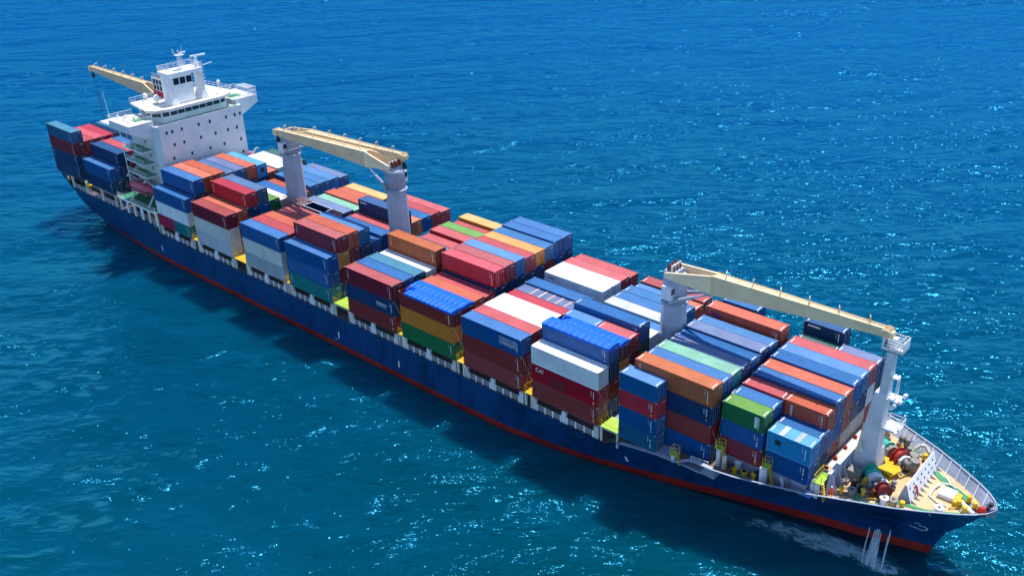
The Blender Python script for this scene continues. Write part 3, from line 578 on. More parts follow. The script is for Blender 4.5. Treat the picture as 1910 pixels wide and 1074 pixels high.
# ------------------------------------------------------------------ deck cranes
def crane(x, zring, ztop, tip, pivz, label, zbase=-2.2, side=0):
    cr = bpy.data.objects.new('deck_crane', None); COL.objects.link(cr); cr.parent = ship; cr.location = NEG; cr['label'] = label
    y = 15.0
    def cp(name, mb, mat, smooth=False): return link(name, mb.mesh(name, mat, smooth), cr)
    n = 8
    def octo(r, z, rot=PI / 8): return [(x + r * math.cos(rot + 2 * PI * k / n), y + r * math.sin(rot + 2 * PI * k / n), z) for k in range(n)]
    s = MB()
    for (z0, r0, z1, r1) in ((zbase, 1.95, zring - 3.5, 1.95), (zring - 3.5, 1.95, zring - .3, 1.75)):
        a, b = octo(r0, z0), octo(r1, z1)
        for k in range(n): s.quad(a[k], a[(k + 1) % n], b[(k + 1) % n], b[k])
    cp('pedestal', s, M_grey)
    s = MB(); s.lathe((x, y, zring - .35), (0, 0, 1), [(0, 1.95), (.12, 2.05), (.3, 2.05), (.42, 1.8)], 24); cp('slewing_ring', s, M_grey, False)
    s = MB(); s.lathe((x, y, zring), (0, 0, 1), [(0, 1.78), (ztop - zring - .9, 1.72), (ztop - zring - .5, 1.6)], 20); cp('crane_house', s, M_grey, True)
    T = Vector(tip); P = Vector((x, y, pivz)); d = (T - P); L = d.length; a = d.normalized(); b = a.cross(Vector((0, 0, 1))).normalized(); u = b.cross(a)
    s = MB(); s.box(x - 1.2, x + .7, y - 1.2, y + 1.2, ztop - .6, ztop + .1); cp('crane_head', s, M_grey)
    for o_ in (-.75, 0, .75): s = MB(); s.lathe(Vector((x, y, ztop + .45)) + b * (o_ - .12) - a * .3, b, [(0, .62), (.08, .7), (.16, .7), (.24, .62)], 14); cp('sheave', s, M_rust)
    s = MB(); s.box(x - .15, x + .15, y - 1.1, y + 1.1, ztop, ztop + 1.0); cp('sheave_bracket', s, M_lgrey)
    s = MB(); q = P + b * 1.75 + Vector((0, 0, -2.6)); s.box(q.x - .8, q.x + .8, q.y - .55, q.y + .55, q.z - 1, q.z + 1); cp('operator_cab', s, M_white)
    w = MB(); q2 = q; w.box(q.x - .85, q.x + .85, q.y - .45, q.y + .45, q.z - .1, q.z + .8); cp('cab_window', w, M_glass)
    J = 6.4
    def C(sd, lat, up): return P + a * sd + b * lat + u * up
    for sg in (-1, 1):
        s = MB()
        s.hexa([C(-.6, sg * 1.78, -.35), C(-.6, sg * 2.08, -.35), C(-.6, sg * 2.08, .45), C(-.6, sg * 1.78, .45)], [C(J, sg * .5, -1.55), C(J, sg * .80, -1.55), C(J, sg * .80, 1.25), C(J, sg * .5, 1.25)])
        cp('jib_fork', s, M_crane)
    s = MB(); seg = 8
    for k in range(seg):
        def S(t):
            sd = J + (L - J) * t; w_ = .80 + (.42 - .80) * t; top = 1.25 + (.62 - 1.25) * t; bot = -1.55 + (-.42 + 1.55) * min(1, t * 1.05) ** .9; return sd, w_, top, bot
        a0 = S(k / seg); a1 = S((k + 1) / seg)
        for (i0, i1, i2, i3) in ((0, 1, 2, 3),):
            A = [C(a0[0], -a0[1], a0[3]), C(a0[0], a0[1], a0[3]), C(a0[0], a0[1], a0[2]), C(a0[0], -a0[1], a0[2])]; B_ = [C(a1[0], -a1[1], a1[3]), C(a1[0], a1[1], a1[3]), C(a1[0], a1[1], a1[2]), C(a1[0], -a1[1], a1[2])]
            i = len(s.v); s.v += [tuple(p) for p in A + B_]
            for f in ((0, 4, 5, 1), (1, 5, 6, 2), (2, 6, 7, 3), (3, 7, 4, 0)) + (((0, 1, 2, 3),) if k == 0 else ()) + (((4, 7, 6, 5),) if k == seg - 1 else ()): s.f.append(tuple(i + q for q in f)); s.m.append(0)
    cp('jib_boom', s, M_crane)
    s = MB(); s.cur = 0
    for sg in (-1, 1):
        s.hexa([C(J, sg * .8 - .06, 1.25), C(J, sg * .8 + .06, 1.25), C(J, sg * .8 + .06, 1.36), C(J, sg * .8 - .06, 1.36)], [C(L, sg * .42 - .06, .62), C(L, sg * .42 + .06, .62), C(L, sg * .42 + .06, .73), C(L, sg * .42 - .06, .73)])
        s.hexa([C(J - .2, sg * .4, -1.6), C(J + .25, sg * .4, -1.6), C(J + .25, sg * .88, -1.6), C(J - .2, sg * .88, -1.6)], [C(J - .2, sg * .4, 1.3), C(J + .25, sg * .4, 1.3), C(J + .25, sg * .88, 1.3), C(J - .2, sg * .88, 1.3)])
    for k in range(1, 7):
        sd = J + (L - J) * k / 7; w_ = .80 - .38 * k / 7 + .02; tp = 1.25 - .63 * k / 7; s.hexa([C(sd, -w_, tp + .01), C(sd + .12, -w_, tp + .01), C(sd + .12, w_, tp + .01), C(sd, w_, tp + .01)], [C(sd, -w_, tp + .09), C(sd + .12, -w_, tp + .09), C(sd + .12, w_, tp + .09), C(sd, w_, tp + .09)])
    cp('jib_flange', s, M_crane)
    for k in range(6):   # cable guard hoops on the jib
        sd = J + 1.5 + (L - J - 4) * k / 5; s = MB(); w_ = .5; tp = 1.3 - .6 * k / 6
        s.path([C(sd, -w_, tp), C(sd, -w_, tp + .8), C(sd + .5, w_, tp + .95), C(sd + .5, w_, tp)], .05, 4); cp('cable_guard', s, M_crane)
    s = MB(); s.lathe(C(L + .1, -.75, .1), b, [(0, .6), (.1, .75), (.2, .6), (.35, .45), (.5, .75), (.7, .45), (.9, .75), (1.1, .45), (1.3, .75), (1.5, .6)], 12); cp('tip_sheave', s, M_crane)
    s = MB(); s.hexa([C(L - 1.6, -.5, -.45), C(L + .9, -.35, -.3), C(L + .9, .35, -.3), C(L - 1.6, .5, -.45)], [C(L - 1.6, -.5, .7), C(L + .9, -.35, .4), C(L + .9, .35, .4), C(L - 1.6, .5, .7)]); cp('jib_tip', s, M_crane)
    for sg in (-1, 1):
        s = MB(); q0 = P + b * sg * 1.75 + a * .6; q0.z = zring + .6; q1 = C(J - .3, sg * .65, -1.6); m_ = q0 + (q1 - q0) * .58; s.tube(q0, m_, .27, 10); s.tube(m_, q1, .16, 8); s.lathe(q0 - b * .35, b, [(0, .35), (.7, .35)], 10); cp('luffing_ram', s, M_grey)
    # hoist wires and hook
    s = MB()
    for k in range(4): q = C(L - .2 + .15 * k, -.45 + .3 * k, -.1); s.tube(q, (q.x, q.y, 12.2 if side >= 0 else 2.3), .022, 3)
    for o_ in (-.5, .5): s.tube(C(-.4, o_, 1.7), C(L, o_ * .6, .95), .025, 3)
    cp('hoist_wire', s, M_wire)
    q = C(L + .2, 0, -1.5); s = MB(); s.lathe((q.x, q.y, q.z - .7), (0, 0, 1), [(0, .12), (.25, .42), (.8, .38), (1.3, .15)], 10); cp('hook_block', s, M_dark)
    # ladder with hoops up the column
    s = MB(); lx, ly = x + 1.6, y - 1.4
    return cr
crane(-42.1, 18.0, 21.9, (-10.9, 16.75, 23.2), 22.1, 'grey deck crane nearest the bridge with its buff jib laid forward')
crane(-11.4, 17.9, 21.9, (-42.9, 13.2, 22.4), 22.2, 'grey deck crane amidships with its buff jib laid aft')
crane(47.7, 14.8, 19.5, (78.4, 15.0, 20.2), 19.25, 'grey deck crane with its buff jib resting at the foremast')
crane(-88.3, 18.0, 21.9, (-120.2, 15.2, 22.6), 22.0, 'deck crane behind the funnel with its jib over the stern', side=-1)

# ------------------------------------------------------------------ foremast
def frus(s, x0, x1, y0, y1, z0, X0, X1, Y0, Y1, z1): return s.hexa([(x0, y0, z0), (x1, y0, z0), (x1, y1, z0), (x0, y1, z0)], [(X0, Y0, z1), (X1, Y0, z1), (X1, Y1, z1), (X0, Y1, z1)])
s = MB(); frus(s, 77.1, 80.4, 13.4, 16.6, .1, 77.2, 80.0, 13.7, 16.3, 3.4); frus(s, 77.3, 79.9, 13.9, 16.1, 3.4, 78.3, 79.8, 14.3, 15.7, 12.0); fm = part('foremast', s, M_lgrey)
s = MB(); frus(s, 78.75, 79.85, 14.5, 15.5, 12.0, 79.0, 79.85, 14.6, 15.4, 18.3); sub('mast_upper', s, M_lgrey, fm)
s = MB(); s.box(78.4, 81.0, 14.0, 16.0, 18.3, 18.42); s.box(78.4, 81.0, 14.0, 14.05, 18.3, 18.9); s.box(80.95, 81.0, 14.0, 16.0, 18.3, 18.9); s.box(78.4, 81.0, 15.95, 16.0, 18.3, 18.9); sub('crow_nest', s, M_white, fm)
s = MB()
for (a, b) in (((78.4, 14), (81, 14)), ((81, 14), (81, 16)), ((81, 16), (78.4, 16)), ((78.4, 16), (78.4, 14))):
    for zz in (19.2, 19.6, 20.0): s.tube((*a, zz), (*b, zz), .05, 4)
    for k in range(4): q = (a[0] + (b[0] - a[0]) * k / 4, a[1] + (b[1] - a[1]) * k / 4); s.tube((*q, 18.4), (*q, 20.0), .05, 4)
s.tube((79.0, 14.2, 18.4), (80.8, 15.8, 20.3), .06, 4).tube((80.6, 14.2, 18.4), (80.6, 14.2, 21.0), .06, 4); sub('nest_rail', s, M_white, fm)
s = MB(); s.box(78.9, 79.9, 14.6, 15.4, 18.4, 19.9); sub('jib_rest', s, M_lgrey, fm)
s = MB(); s.box(79.8, 81.4, 14.1, 15.9, 11.55, 11.7); sub('light_platform', s, M_white, fm)
for (dx, dy, dz) in ((1.7, 14.2, 11.9), (1.5, 14.9, 11.5), (1.1, 14.1, 11.2), (.7, 13.9, 10.9), (1.8, 15.6, 12.2)):
    s = MB(); s.lathe((79.7 + dx, dy, dz), (1, -.3, -.2), [(0, .12), (.15, .32), (.4, .34), (.5, .25)], 10); sub('floodlight', s, M_white, fm)
s = MB(); s.box(80.0, 80.8, 14.5, 15.5, 14.5, 14.65)
for yy in (14.5, 15.5): s.tube((80.8, yy, 11.7), (80.8, yy, 14.6), .05, 4)
for k in range(6): s.tube((80.8, 14.5, 12 + k * .45), (80.8, 15.5, 12.2 + k * .45), .04, 4)
for k in range(26): z = 3.6 + k * .55; s.tube((80.05, 14.8, z), (80.05, 15.2, z), .04, 3)
s.tube((80.05, 14.8, 3.4), (80.05, 14.8, 18.2), .04, 4).tube((80.05, 15.2, 3.4), (80.05, 15.2, 18.2), .04, 4)
sub('mast_ladder', s, M_white, fm)
s = MB(); s.box(79.9, 82.0, 14.0, 16.6, 7.2, 7.32)
for (a, b) in (((79.9, 14), (82, 14)), ((82, 14), (82, 16.6)), ((82, 16.6), (79.9, 16.6))):
    for zz in (7.8, 8.3): s.tube((*a, zz), (*b, zz), .05, 4)
    s.tube((*b, 7.3), (*b, 8.3), .05, 4)
s.tube((81.8, 15.2, 8.3), (82.2, 15.2, 9.6), .12, 6); sub('lower_platform', s, M_white, fm)
s = MB(); s.tube((77.6, 13.7, 3.4), (77.6, 14.2, 7.0), .22, 8, .05); s.lathe((77.8, 13.5, 3.3), (0, 0, 1), [(0, .55), (.5, .35), (1.4, .1)], 8); sub('canvas_cover', s, M_roofw, fm)

# spray wall across the foredeck (hexagon in plan) with knees
s = MB()
pts = [(77.0, 6.0), (77.0, 13.6)]
s.prism([(77.0, 6.0, .1), (77.0, 13.5, .1), (77.0, 13.5, 3.1), (77.0, 6.7, 3.1), (77.0, 6.15, 1.6)], (.12, 0, 0)); s.prism([(77.0, 24.0, .1), (77.0, 16.5, .1), (77.0, 16.5, 3.1), (77.0, 23.3, 3.1), (77.0, 23.85, 1.6)], (.12, 0, 0))
sw = part('spray_wall', s, M_grey)
s = MB(); s.box(76.72, 77.2, 6.6, 13.5, 3.1, 3.2); s.box(76.72, 77.2, 16.5, 23.4, 3.1, 3.2); sub('wall_cap', s, M_lgrey, sw)
for y in (7.2, 8.8, 10.4, 12.0, 18.0, 19.6, 21.2, 22.8): s = MB(); s.prism([(77.12, y, .12), (78.2, y, .12), (77.12, y, 2.9)], (0, .07, 0)); sub('wall_knee', s, M_grey, sw)
s = MB(); s.box(75.15, 76.6, 7.2, 23.0, 1.75, 1.9); fw = part('forward_walkway', s, M_roofw)
for y in (9.0, 11.5, 14.5, 17.5, 20.0, 22.0): s = MB(); s.lathe((75.6, y, 1.9), (0, 0, 1), [(0, .3), (.3, .28), (.5, .12)], 8); sub('twistlock_bin', s, M_redm, fw)
s = MB(); s.box(75.2, 76.5, 7.4, 22.8, .1, 1.75); sub('walkway_base', s, M_steel, fw)

# breakwater: perforated plate with knees
bw = MB(); nb = 12; y0, y1 = 11.1, 20.2
s = MB(); s.hexa([(85.9, y0, .15), (86.0, y0, .15), (86.0, y1, .15), (85.9, y1, .15)], [(85.05, y0, 2.6), (85.15, y0, 2.6), (85.15, y1, 2.6), (85.05, y1, 2.6)]); bw = part('breakwater', s, M_lgrey)
s = MB()
for k in range(14):
    y = y0 + .7 + (k // 2) * 1.25 + (k % 2) * .62; z = 1.9 if k % 2 == 0 else 1.1; xx = 86.0 - (z - .15) * .347
    s.lathe((xx - .02, y, z), (1, 0, .347), [(0, .16), (.05, .16)], 8)
sub('drain_hole', s, M_dark, bw)
for k in range(9): y = y0 + .3 + k * (y1 - y0 - .5) / 8; s = MB(); s.prism([(86.0, y, .16), (86.75, y, .16), (85.85, y, .62)], (0, .07, 0)); sub('breakwater_knee', s, M_grey, bw)
s = MB(); s.prism([(84.3, y0, .16), (86.0, y0, .16), (85.13, y0, 2.6), (84.95, y0, 2.6)], (0, .08, 0)); sub('breakwater_end', s, M_grey, bw); s = MB(); s.prism([(84.3, y1, .16), (86.0, y1, .16), (85.13, y1, 2.6), (84.95, y1, 2.6)], (0, .08, 0)); sub('breakwater_end', s, M_grey, bw)

# ------------------------------------------------------------------ foredeck machinery
def winch(x, y, ang, parts, z=.15, label=None):
    """parts along the shaft: (kind, length, radius, material)"""
    w = bpy.data.objects.new('mooring_winch', None); COL.objects.link(w); w.parent = ship; w.location = (x + NEG[0], y + NEG[1], z + NEG[2]); w.rotation_euler = (0, 0, ang)
    if label: w['label'] = label
    t = 0; hs = 1.25
    s = MB(); tot = sum(p[1] for p in parts); s.box(-.3, tot + .3, -1.1, 1.1, 0, .16); link('bed_plate', s.mesh('bed_plate', M_steel), w)
    s = MB(); s.tube((-.2, 0, hs), (tot + .2, 0, hs), .13, 8); link('shaft', s.mesh('shaft', M_steel), w)
    for kind, ln, r, m in parts:
        s = MB()
        if kind == 'drum': 
            s.lathe((t + .08, 0, hs), (1, 0, 0), [(0, r * .78), (ln - .16, r * .78)], 18); link('rope_drum', s.mesh('rope_drum', m, True), w)
            s = MB(); s.lathe((t, 0, hs), (1, 0, 0), [(0, r), (.08, r)], 18); s.lathe((t + ln - .08, 0, hs), (1, 0, 0), [(0, r), (.08, r)], 18); link('drum_flange', s.mesh('drum_flange', M_tealr if m == M_tealr else M_steel), w)
        elif kind == 'wheel':
            s.lathe((t, 0, hs), (1, 0, 0), [(0, r), (.12, r), (.2, r * .7), (ln - .2, r * .7), (ln - .12, r), (ln, r)], 20); link('chain_wheel', s.mesh('chain_wheel', m), w)
        elif kind == 'gear':
            s.box(t + .05, t + ln - .05, -.85, .85, .16, hs + .5); s.lathe((t + .05, 0, hs), (1, 0, 0), [(0, r), (ln - .1, r)], 12); link('gear_case', s.mesh('gear_case', m), w)
        elif kind == 'motor':
            s.lathe((t, .9, hs - .2), (1, 0, 0), [(0, r), (ln, r)], 12); s.box(t, t + ln, -.4, .9, .16, .6); link('motor', s.mesh('motor', m, False), w)
        elif kind == 'head':
            s.lathe((t, 0, hs), (1, 0, 0), [(0, r * .9), (.15, r * .6), (ln - .2, r * .55), (ln - .1, r), (ln, r)], 14); link('warping_head', s.mesh('warping_head', m, True), w)
        t += ln
    for k in range(3): s = MB(); q = tot * (.12 + .38 * k); s.prism([(q, -.9, .16), (q, .9, .16), (q, .2, hs + .2), (q, -.2, hs + .2)], (.12, 0, 0)); link('bearing_frame', s.mesh('bearing_frame', M_steel), w)
    return w
winch(78.6, 19.4, RD(-28), [('drum', 1.5, 1.05, M_tealr), ('gear', .7, .7, M_steel), ('motor', .9, .55, M_redm), ('wheel', 1.0, 1.35, M_redm), ('gear', .5, .8, M_lgrey), ('head', .9, .6, M_steel)], label='port anchor windlass with teal rope drum and red chain wheel')
winch(79.3, 13.2, RD(-42), [('head', .7, .5, M_steel), ('drum', 1.2, 1.1, M_tealr), ('gear', .9, .8, M_lgrey), ('motor', .9, .5, M_lgrey), ('gear', .5, .7, M_steel), ('wheel', 1.0, 1.0, paint('oxide_red', (.22, .02, .02), .6, .3, .2))], label='starboard anchor windlass with teal rope drum and dark red chain wheel')
winch(72.0, 6.6, RD(-55), [('drum', 1.6, 1.15, M_tealr), ('gear', .5, .8, M_lgrey), ('wheel', .4, .9, M_steel)], label='teal drum mooring winch beside the bow containers')
winch(80.0, 22.0, RD(10), [('drum', .9, .6, M_steel), ('gear', .6, .5, M_steel)])
for (x, y) in ((82.9, 18.8), (83.5, 17.6)):
    s = MB(); s.lathe((x, y, .15), (.15, 0, 1), [(0, .6), (1.5, .75), (1.9, .6)], 12); part('chain_stopper', s, M_steel)
s = MB(); s.prism([(80.2, 14.3, .9), (82.2, 13.6, .9), (82.9, 15.6, .9), (81.6, 17.2, .9), (79.8, 17.2, .9), (80.7, 15.8, .9)], (0, 0, .25)); s.box(80.6, 82.0, 14.6, 16.8, .15, .9); part('yellow_chain_cover', s, M_yel)
s = MB(); s.prism([(81.2, 12.6, .5), (82.4, 12.2, .5), (82.7, 13.4, .5), (81.4, 13.8, .5)], (0, 0, .2)); part('yellow_chain_cover', s, M_yel)
# bollards, fairleads, hatches, vents
def bitts(x, y, ang, m=M_yel, z=.15):
    c, s_ = math.cos(ang), math.sin(ang); g = MB(); g.prism([(x + c * dx - s_ * dy, y + s_ * dx + c * dy, z) for dx, dy in ((-.95, -.35), (.95, -.35), (.95, .35), (-.95, .35))], (0, 0, .12)); b = part('mooring_bitts', g, M_steel)
    for d in (-.6, .6):
        q = MB(); q.lathe((x + c * d, y + s_ * d, z + .1), (0, 0, 1), [(0, .26), (.75, .26), (.78, .34), (.92, .34)], 12); sub('bitt_post', q, m, b)
    return b
for (x, y, a_) in ((91.2, 14.0, -40), (91.9, 15.6, -40), (84.3, 20.4, -60), (85.0, 19.5, -60), (80.9, 22.6, -65), (78.9, 7.9, 35), (84.9, 9.4, 30), (66.6, 2.6, 12), (67.9, 2.9, 12), (80.2, 8.6, 30), (77.6, 22.9, 60)): bitts(x, y, RD(a_))
for (x, y) in ((91.7, 14.8), (92.3, 14.3)): s = MB(); s.tube((x - .7, y, .5), (x + .5, y - .6, .5), .28, 10); part('guide_roller', s, M_mark)
for (x, y, m) in ((83.4, 9.0, M_white), (84.4, 9.35, M_steel), (89.3, 11.4, M_lgrey), (79.6, 8.0, M_steel)):
    s = MB(); s.lathe((x, y, .15), (0, 0, 1), [(0, .45), (.9, .45), (.95, .6), (1.1, .6)], 14); f = part('roller_fairlead', s, m); q = MB(); q.lathe((x, y, 1.25), (0, 0, 1), [(0, .18), (.08, .18)], 8); sub('roller_pin', q, M_rust, f)
s = MB(); s.box(87.9, 89.9, 14.6, 16.5, .6, .8); s.box(88.0, 89.8, 14.7, 16.4, .15, .6); ch = part('deck_hatch', s, M_white)
s = MB(); s.box(89.95, 90.6, 14.2, 16.2, .15, .75); sub('hatch_dog', s, M_yel, ch)
s = MB(); s.path([(87.2, 14.0, .3), (87.2, 15.8, .5), (87.5, 17.0, .6), (88.6, 17.6, .5), (89.4, 17.4, .4)], .12, 6); s.path([(87.3, 14.0, .3), (88.6, 13.3, .3), (89.6, 13.4, .3)], .12, 6); part('deck_pipe', s, M_lgrey)
s = MB(); s.path([(84.4, 21.6, .2), (84.2, 21.6, 1.1), (83.6, 22.0, 1.6), (82.9, 22.0, 1.5), (82.4, 21.5, 1.0)], .24, 8); part('gooseneck_vent', s, M_roofw)
s = MB(); s.path([(71.3, 4.6, .15), (71.3, 4.6, .9), (71.7, 4.3, 1.2), (72.1, 4.0, .9), (72.1, 4.0, .3)], .22, 8); part('gooseneck_vent', s, M_lgrey)
s = MB(); s.lathe((68.8, 3.5, .15), (0, 0, 1), [(0, .5), (1.0, .5), (1.1, .3)], 12); part('mooring_capstan', s, M_dark)
s = MB(); s.lathe((65.7, 4.0, .15), (0, 0, 1), [(0, .45), (.9, .45), (1.1, .6), (1.25, .2)], 12); part('mushroom_vent', s, M_lgrey)
s = MB()
for zz in (.6, 1.1): s.tube((64.0, 4.2, zz), (68.2, 5.6, zz), .05, 4)
for k in range(4): s.tube((64.0 + k * 1.4, 4.2 + k * .47, .1), (64.0 + k * 1.4, 4.2 + k * .47, 1.15), .05, 4)
part('side_rail', s, M_lgrey)
s = MB()
for zz in (1.2, 1.7): s.tube((60.6, .5, zz), (63.0, .8, zz), .05, 4)
for k in range(3): s.tube((60.6 + k * 1.2, .5 + k * .15, .7), (60.6 + k * 1.2, .5 + k * .15, 1.75), .06, 4)
part('side_rail', s, M_white)
for (x, y, h, r_, m) in ((64.2, 2.9, 1.9, .3, M_lgrey), (69.5, 3.2, 2.4, .32, M_lgrey), (75.6, 5.2, 2.3, .35, M_lgrey), (70.4, 6.0, 1.8, .4, M_grey)):
    s = MB(); s.lathe((x, y, .1), (0, 0, 1), [(0, r_ * 1.2), (.1, r_), (h, r_), (h + .1, r_ * .6)], 10); part('stack_pillar', s, m)
for (x, y, m) in ((80.9, 10.2, M_steel), (81.7, 9.4, M_rust), (80.0, 10.9, M_yel), (79.1, 9.6, M_dark), (82.2, 11.6, M_rust), (83.0, 12.6, M_steel), (79.9, 17.9, M_steel), (78.7, 21.0, M_rust), (81.8, 20.6, M_steel), (93.9, 15.9, M_dark)):
    s = MB(); s.lathe((x, y, .15), (.1, .05, 1), [(0, .42), (.5, .42), (.55, .25), (1.0, .22), (1.05, .34), (1.25, .3)], 9); s.tube((x - .5, y, .9), (x + .5, y + .2, 1.0), .07, 5); part('valve_stand', s, m)
s = MB(); s.lathe((93.3, 14.9, .15), (0, 0, 1), [(0, .7), (.6, .55), (.9, .3)], 10); part('red_roller_cover', s, M_redm)
s = MB(); s.box(77.5, 79.3, 11.0, 12.4, .15, 1.5); part('control_box', s, M_steel)

rnd0 = random.Random(11)
for (x, y, l_, a_, m) in ((78.2, 8.6, 2.2, .6, M_steel), (79.6, 9.0, 1.6, .5, M_lgrey), (81.4, 8.6, 2.0, .5, M_yel), (77.9, 20.8, 2.4, -.9, M_lgrey), (80.6, 21.6, 1.6, -1.0, M_yel), (83.0, 15.2, 1.8, 1.2, M_yel), (86.6, 9.9, 2.6, .45, M_yel), (87.4, 19.0, 2.0, -.8, M_lgrey), (90.0, 13.2, 1.4, .7, M_yel), (78.6, 17.8, 1.4, 1.4, M_redm)):
    s = MB(); dx, dy = math.cos(a_) * l_, math.sin(a_) * l_; s.tube((x, y, .4), (x + dx, y + dy, .4), .09, 6); s.tube((x, y, .15), (x, y, .4), .07, 5); s.tube((x + dx, y + dy, .15), (x + dx, y + dy, .4), .07, 5); part('deck_pipe', s, m)
for k in range(16):
    x = 77.8 + rnd0.random() * 5.5; y = 8.4 + rnd0.random() * 3.4 if k % 2 else 19.2 + rnd0.random() * 3.0
    if abs(y - 15) > hbz(x, .2) - .8: continue
    h = .25 + rnd0.random() * .7; w_ = .15 + rnd0.random() * .25; s = MB(); s.box(x - w_, x + w_, y - w_ * .8, y + w_ * .8, .15, .15 + h); s.tube((x, y, .15 + h), (x, y, .35 + h), .09, 6); s.tube((x - .2, y, .33 + h), (x + .2, y, .33 + h), .05, 5); part('deck_locker', s, (M_rust, M_steel, M_yel, M_dark, M_lgrey, M_redm)[k % 6])
s = MB(); s.path([(80.7, 15.0, .32), (82.5, 16.4, .32), (84.6, 18.3, .3), (86.0, 20.2, .5)], .07, 5); part('anchor_chain', s, M_dark)
s = MB(); s.path([(81.0, 11.0, .32), (82.6, 10.2, .32), (84.0, 9.4, .4)], .09, 5); part('anchor_chain', s, M_rust)

# ------------------------------------------------------------------ mooring ropes: things lying on the deck
def rope(pts, r, label, n=3, group='green mooring ropes laid out on the foredeck'):
    s = MB()
    for k in range(n):
        q = []
        for i, p in enumerate(pts): w = .16 * (k - (n - 1) / 2); q.append((p[0] + w * .5 + .05 * math.sin(i * 2.3 + k), p[1] + w + .06 * math.cos(i * 1.7 + k * 2), .15 + r))
        s.path(q, r, 5)
    me = s.mesh('mooring_rope', M_rope); o = link('mooring_rope', me); o['label'] = label; o['category'] = 'rope'; o['group'] = group
rope([(86.0, 19.3), (87.4, 18.4), (88.8, 17.6), (90.1, 16.9), (91.4, 16.3)], .09, 'thick green mooring rope run from the breakwater to the bow bitts', 5)
rope([(84.3, 10.2), (85.8, 10.6), (87.6, 11.0), (89.6, 11.9), (91.2, 12.9), (92.3, 13.8)], .07, 'green mooring rope along the near bulwark up to the stem', 4)
rope([(79.8, 10.8), (80.2, 9.6), (80.0, 8.7), (80.6, 7.7), (81.6, 7.7), (82.4, 8.0)], .08, 'green rope looped from the near windlass drum to the rail', 5)
rope([(79.8, 19.6), (80.9, 20.4), (81.8, 21.6), (82.8, 22.4)], .08, 'green rope led from the far windlass drum to the far rail', 6)
rope([(92.3, 15.9), (93.0, 15.5), (93.4, 16.2), (93.0, 16.6)], .07, 'short green rope coil in the very tip of the bow', 3)

# ------------------------------------------------------------------ crew
def person(loc, rot, lab, suit, cap, lean=.0, arm=.5):
    p = thing('person', lab, 'person', loc, rot)
    J = {'pel': (0, 0, .95), 'spi': (lean * .4, 0, 1.2), 'che': (lean, 0, 1.42), 'nek': (lean * 1.15, 0, 1.55), 'hed': (lean * 1.3, 0, 1.72), 'hpl': (0, .10, .92), 'knl': (.06, .12, .5), 'anl': (0, .13, .09), 'tol': (.16, .14, .05),
         'hpr': (0, -.10, .92), 'knr': (.0, -.12, .5), 'anr': (-.08, -.13, .09), 'tor': (.08, -.14, .05), 'shl': (lean, .19, 1.42), 'ell': (lean + .10, .27, 1.16), 'wrl': (lean + .3 * arm + .1, .2, 1.0), 'hal': (lean + .38 * arm + .12, .18, .96),
         'shr': (lean, -.19, 1.42), 'elr': (lean + .05, -.27, 1.14), 'wrr': (lean + .25 * arm, -.24, .94), 'har': (lean + .3 * arm, -.23, .86)}
    E = [('pel', 'spi'), ('spi', 'che'), ('che', 'nek'), ('nek', 'hed'), ('pel', 'hpl'), ('hpl', 'knl'), ('knl', 'anl'), ('anl', 'tol'), ('pel', 'hpr'), ('hpr', 'knr'), ('knr', 'anr'), ('anr', 'tor'), ('che', 'shl'), ('shl', 'ell'), ('ell', 'wrl'), ('wrl', 'hal'), ('che', 'shr'), ('shr', 'elr'), ('elr', 'wrr'), ('wrr', 'har')]
    RR = dict(pel=.15, spi=.14, che=.16, nek=.06, hed=.10, hpl=.10, hpr=.10, knl=.065, knr=.065, anl=.05, anr=.05, tol=.045, tor=.045, shl=.075, shr=.075, ell=.052, elr=.052, wrl=.038, wrr=.038, hal=.04, har=.04)
    ks = list(J); me = bpy.data.meshes.new('body'); me.from_pydata([J[k] for k in ks], [(ks.index(a), ks.index(b)) for a, b in E], []); me.materials.append(suit)
    o = link('body', me, p); md = o.modifiers.new('skin', 'SKIN')
    for i, k in enumerate(ks): me.skin_vertices[0].data[i].radius = (RR[k], RR[k]); me.skin_vertices[0].data[i].use_root = (k == 'pel')
    o.modifiers.new('sub', 'SUBSURF').render_levels = 1
    hx = J['hed'][0]
    s = MB(); s.lathe((hx, 0, 1.62), (0, 0, 1), [(0, .06), (.05, .085), (.12, .098), (.18, .09), (.22, .05)], 12); s.box(hx + .08, hx + .12, -.015, .015, 1.7, 1.74); link('head', s.mesh('head', plain('skin', (.45, .25, .16), .6), True), p)
    s = MB(); s.lathe((hx, 0, 1.76), (0, 0, 1), [(0, .14), (.02, .125), (.09, .11), (.13, .05)], 12); link('helmet', s.mesh('helmet', cap, True), p)
M_orange = paint('coverall_orange', (.75, .10, .02), .8, .1); M_rsuit = paint('coverall_red', (.38, .04, .02), .8, .2)
person((77.75, 6.0, .15), RD(-60), 'crewman in orange coverall and white helmet at the foot of the grey spray wall', M_orange, M_white, .05, .4)
person((86.0, 12.9, .15), RD(150), 'crewman in rust red coverall leaning over by the perforated breakwater', M_rsuit, M_white, .3, .9)
t = thing('rope_bale', 'small blue and white wrapped bale on the near side deck', 'bale', (75.3, 4.55, .12))
s = MB(); s.prism([(-.5, -.3, 0), (.5, -.3, 0), (.35, .35, 0), (-.4, .3, 0)], (0, .05, .75)); link('wrapping', s.mesh('wrapping', plain('bale_blue', (.05, .25, .7), .6)), t)
s = MB(); s.box(-.55, .5, -.1, .05, .0, .82); link('strap', s.mesh('strap', M_mark), t)

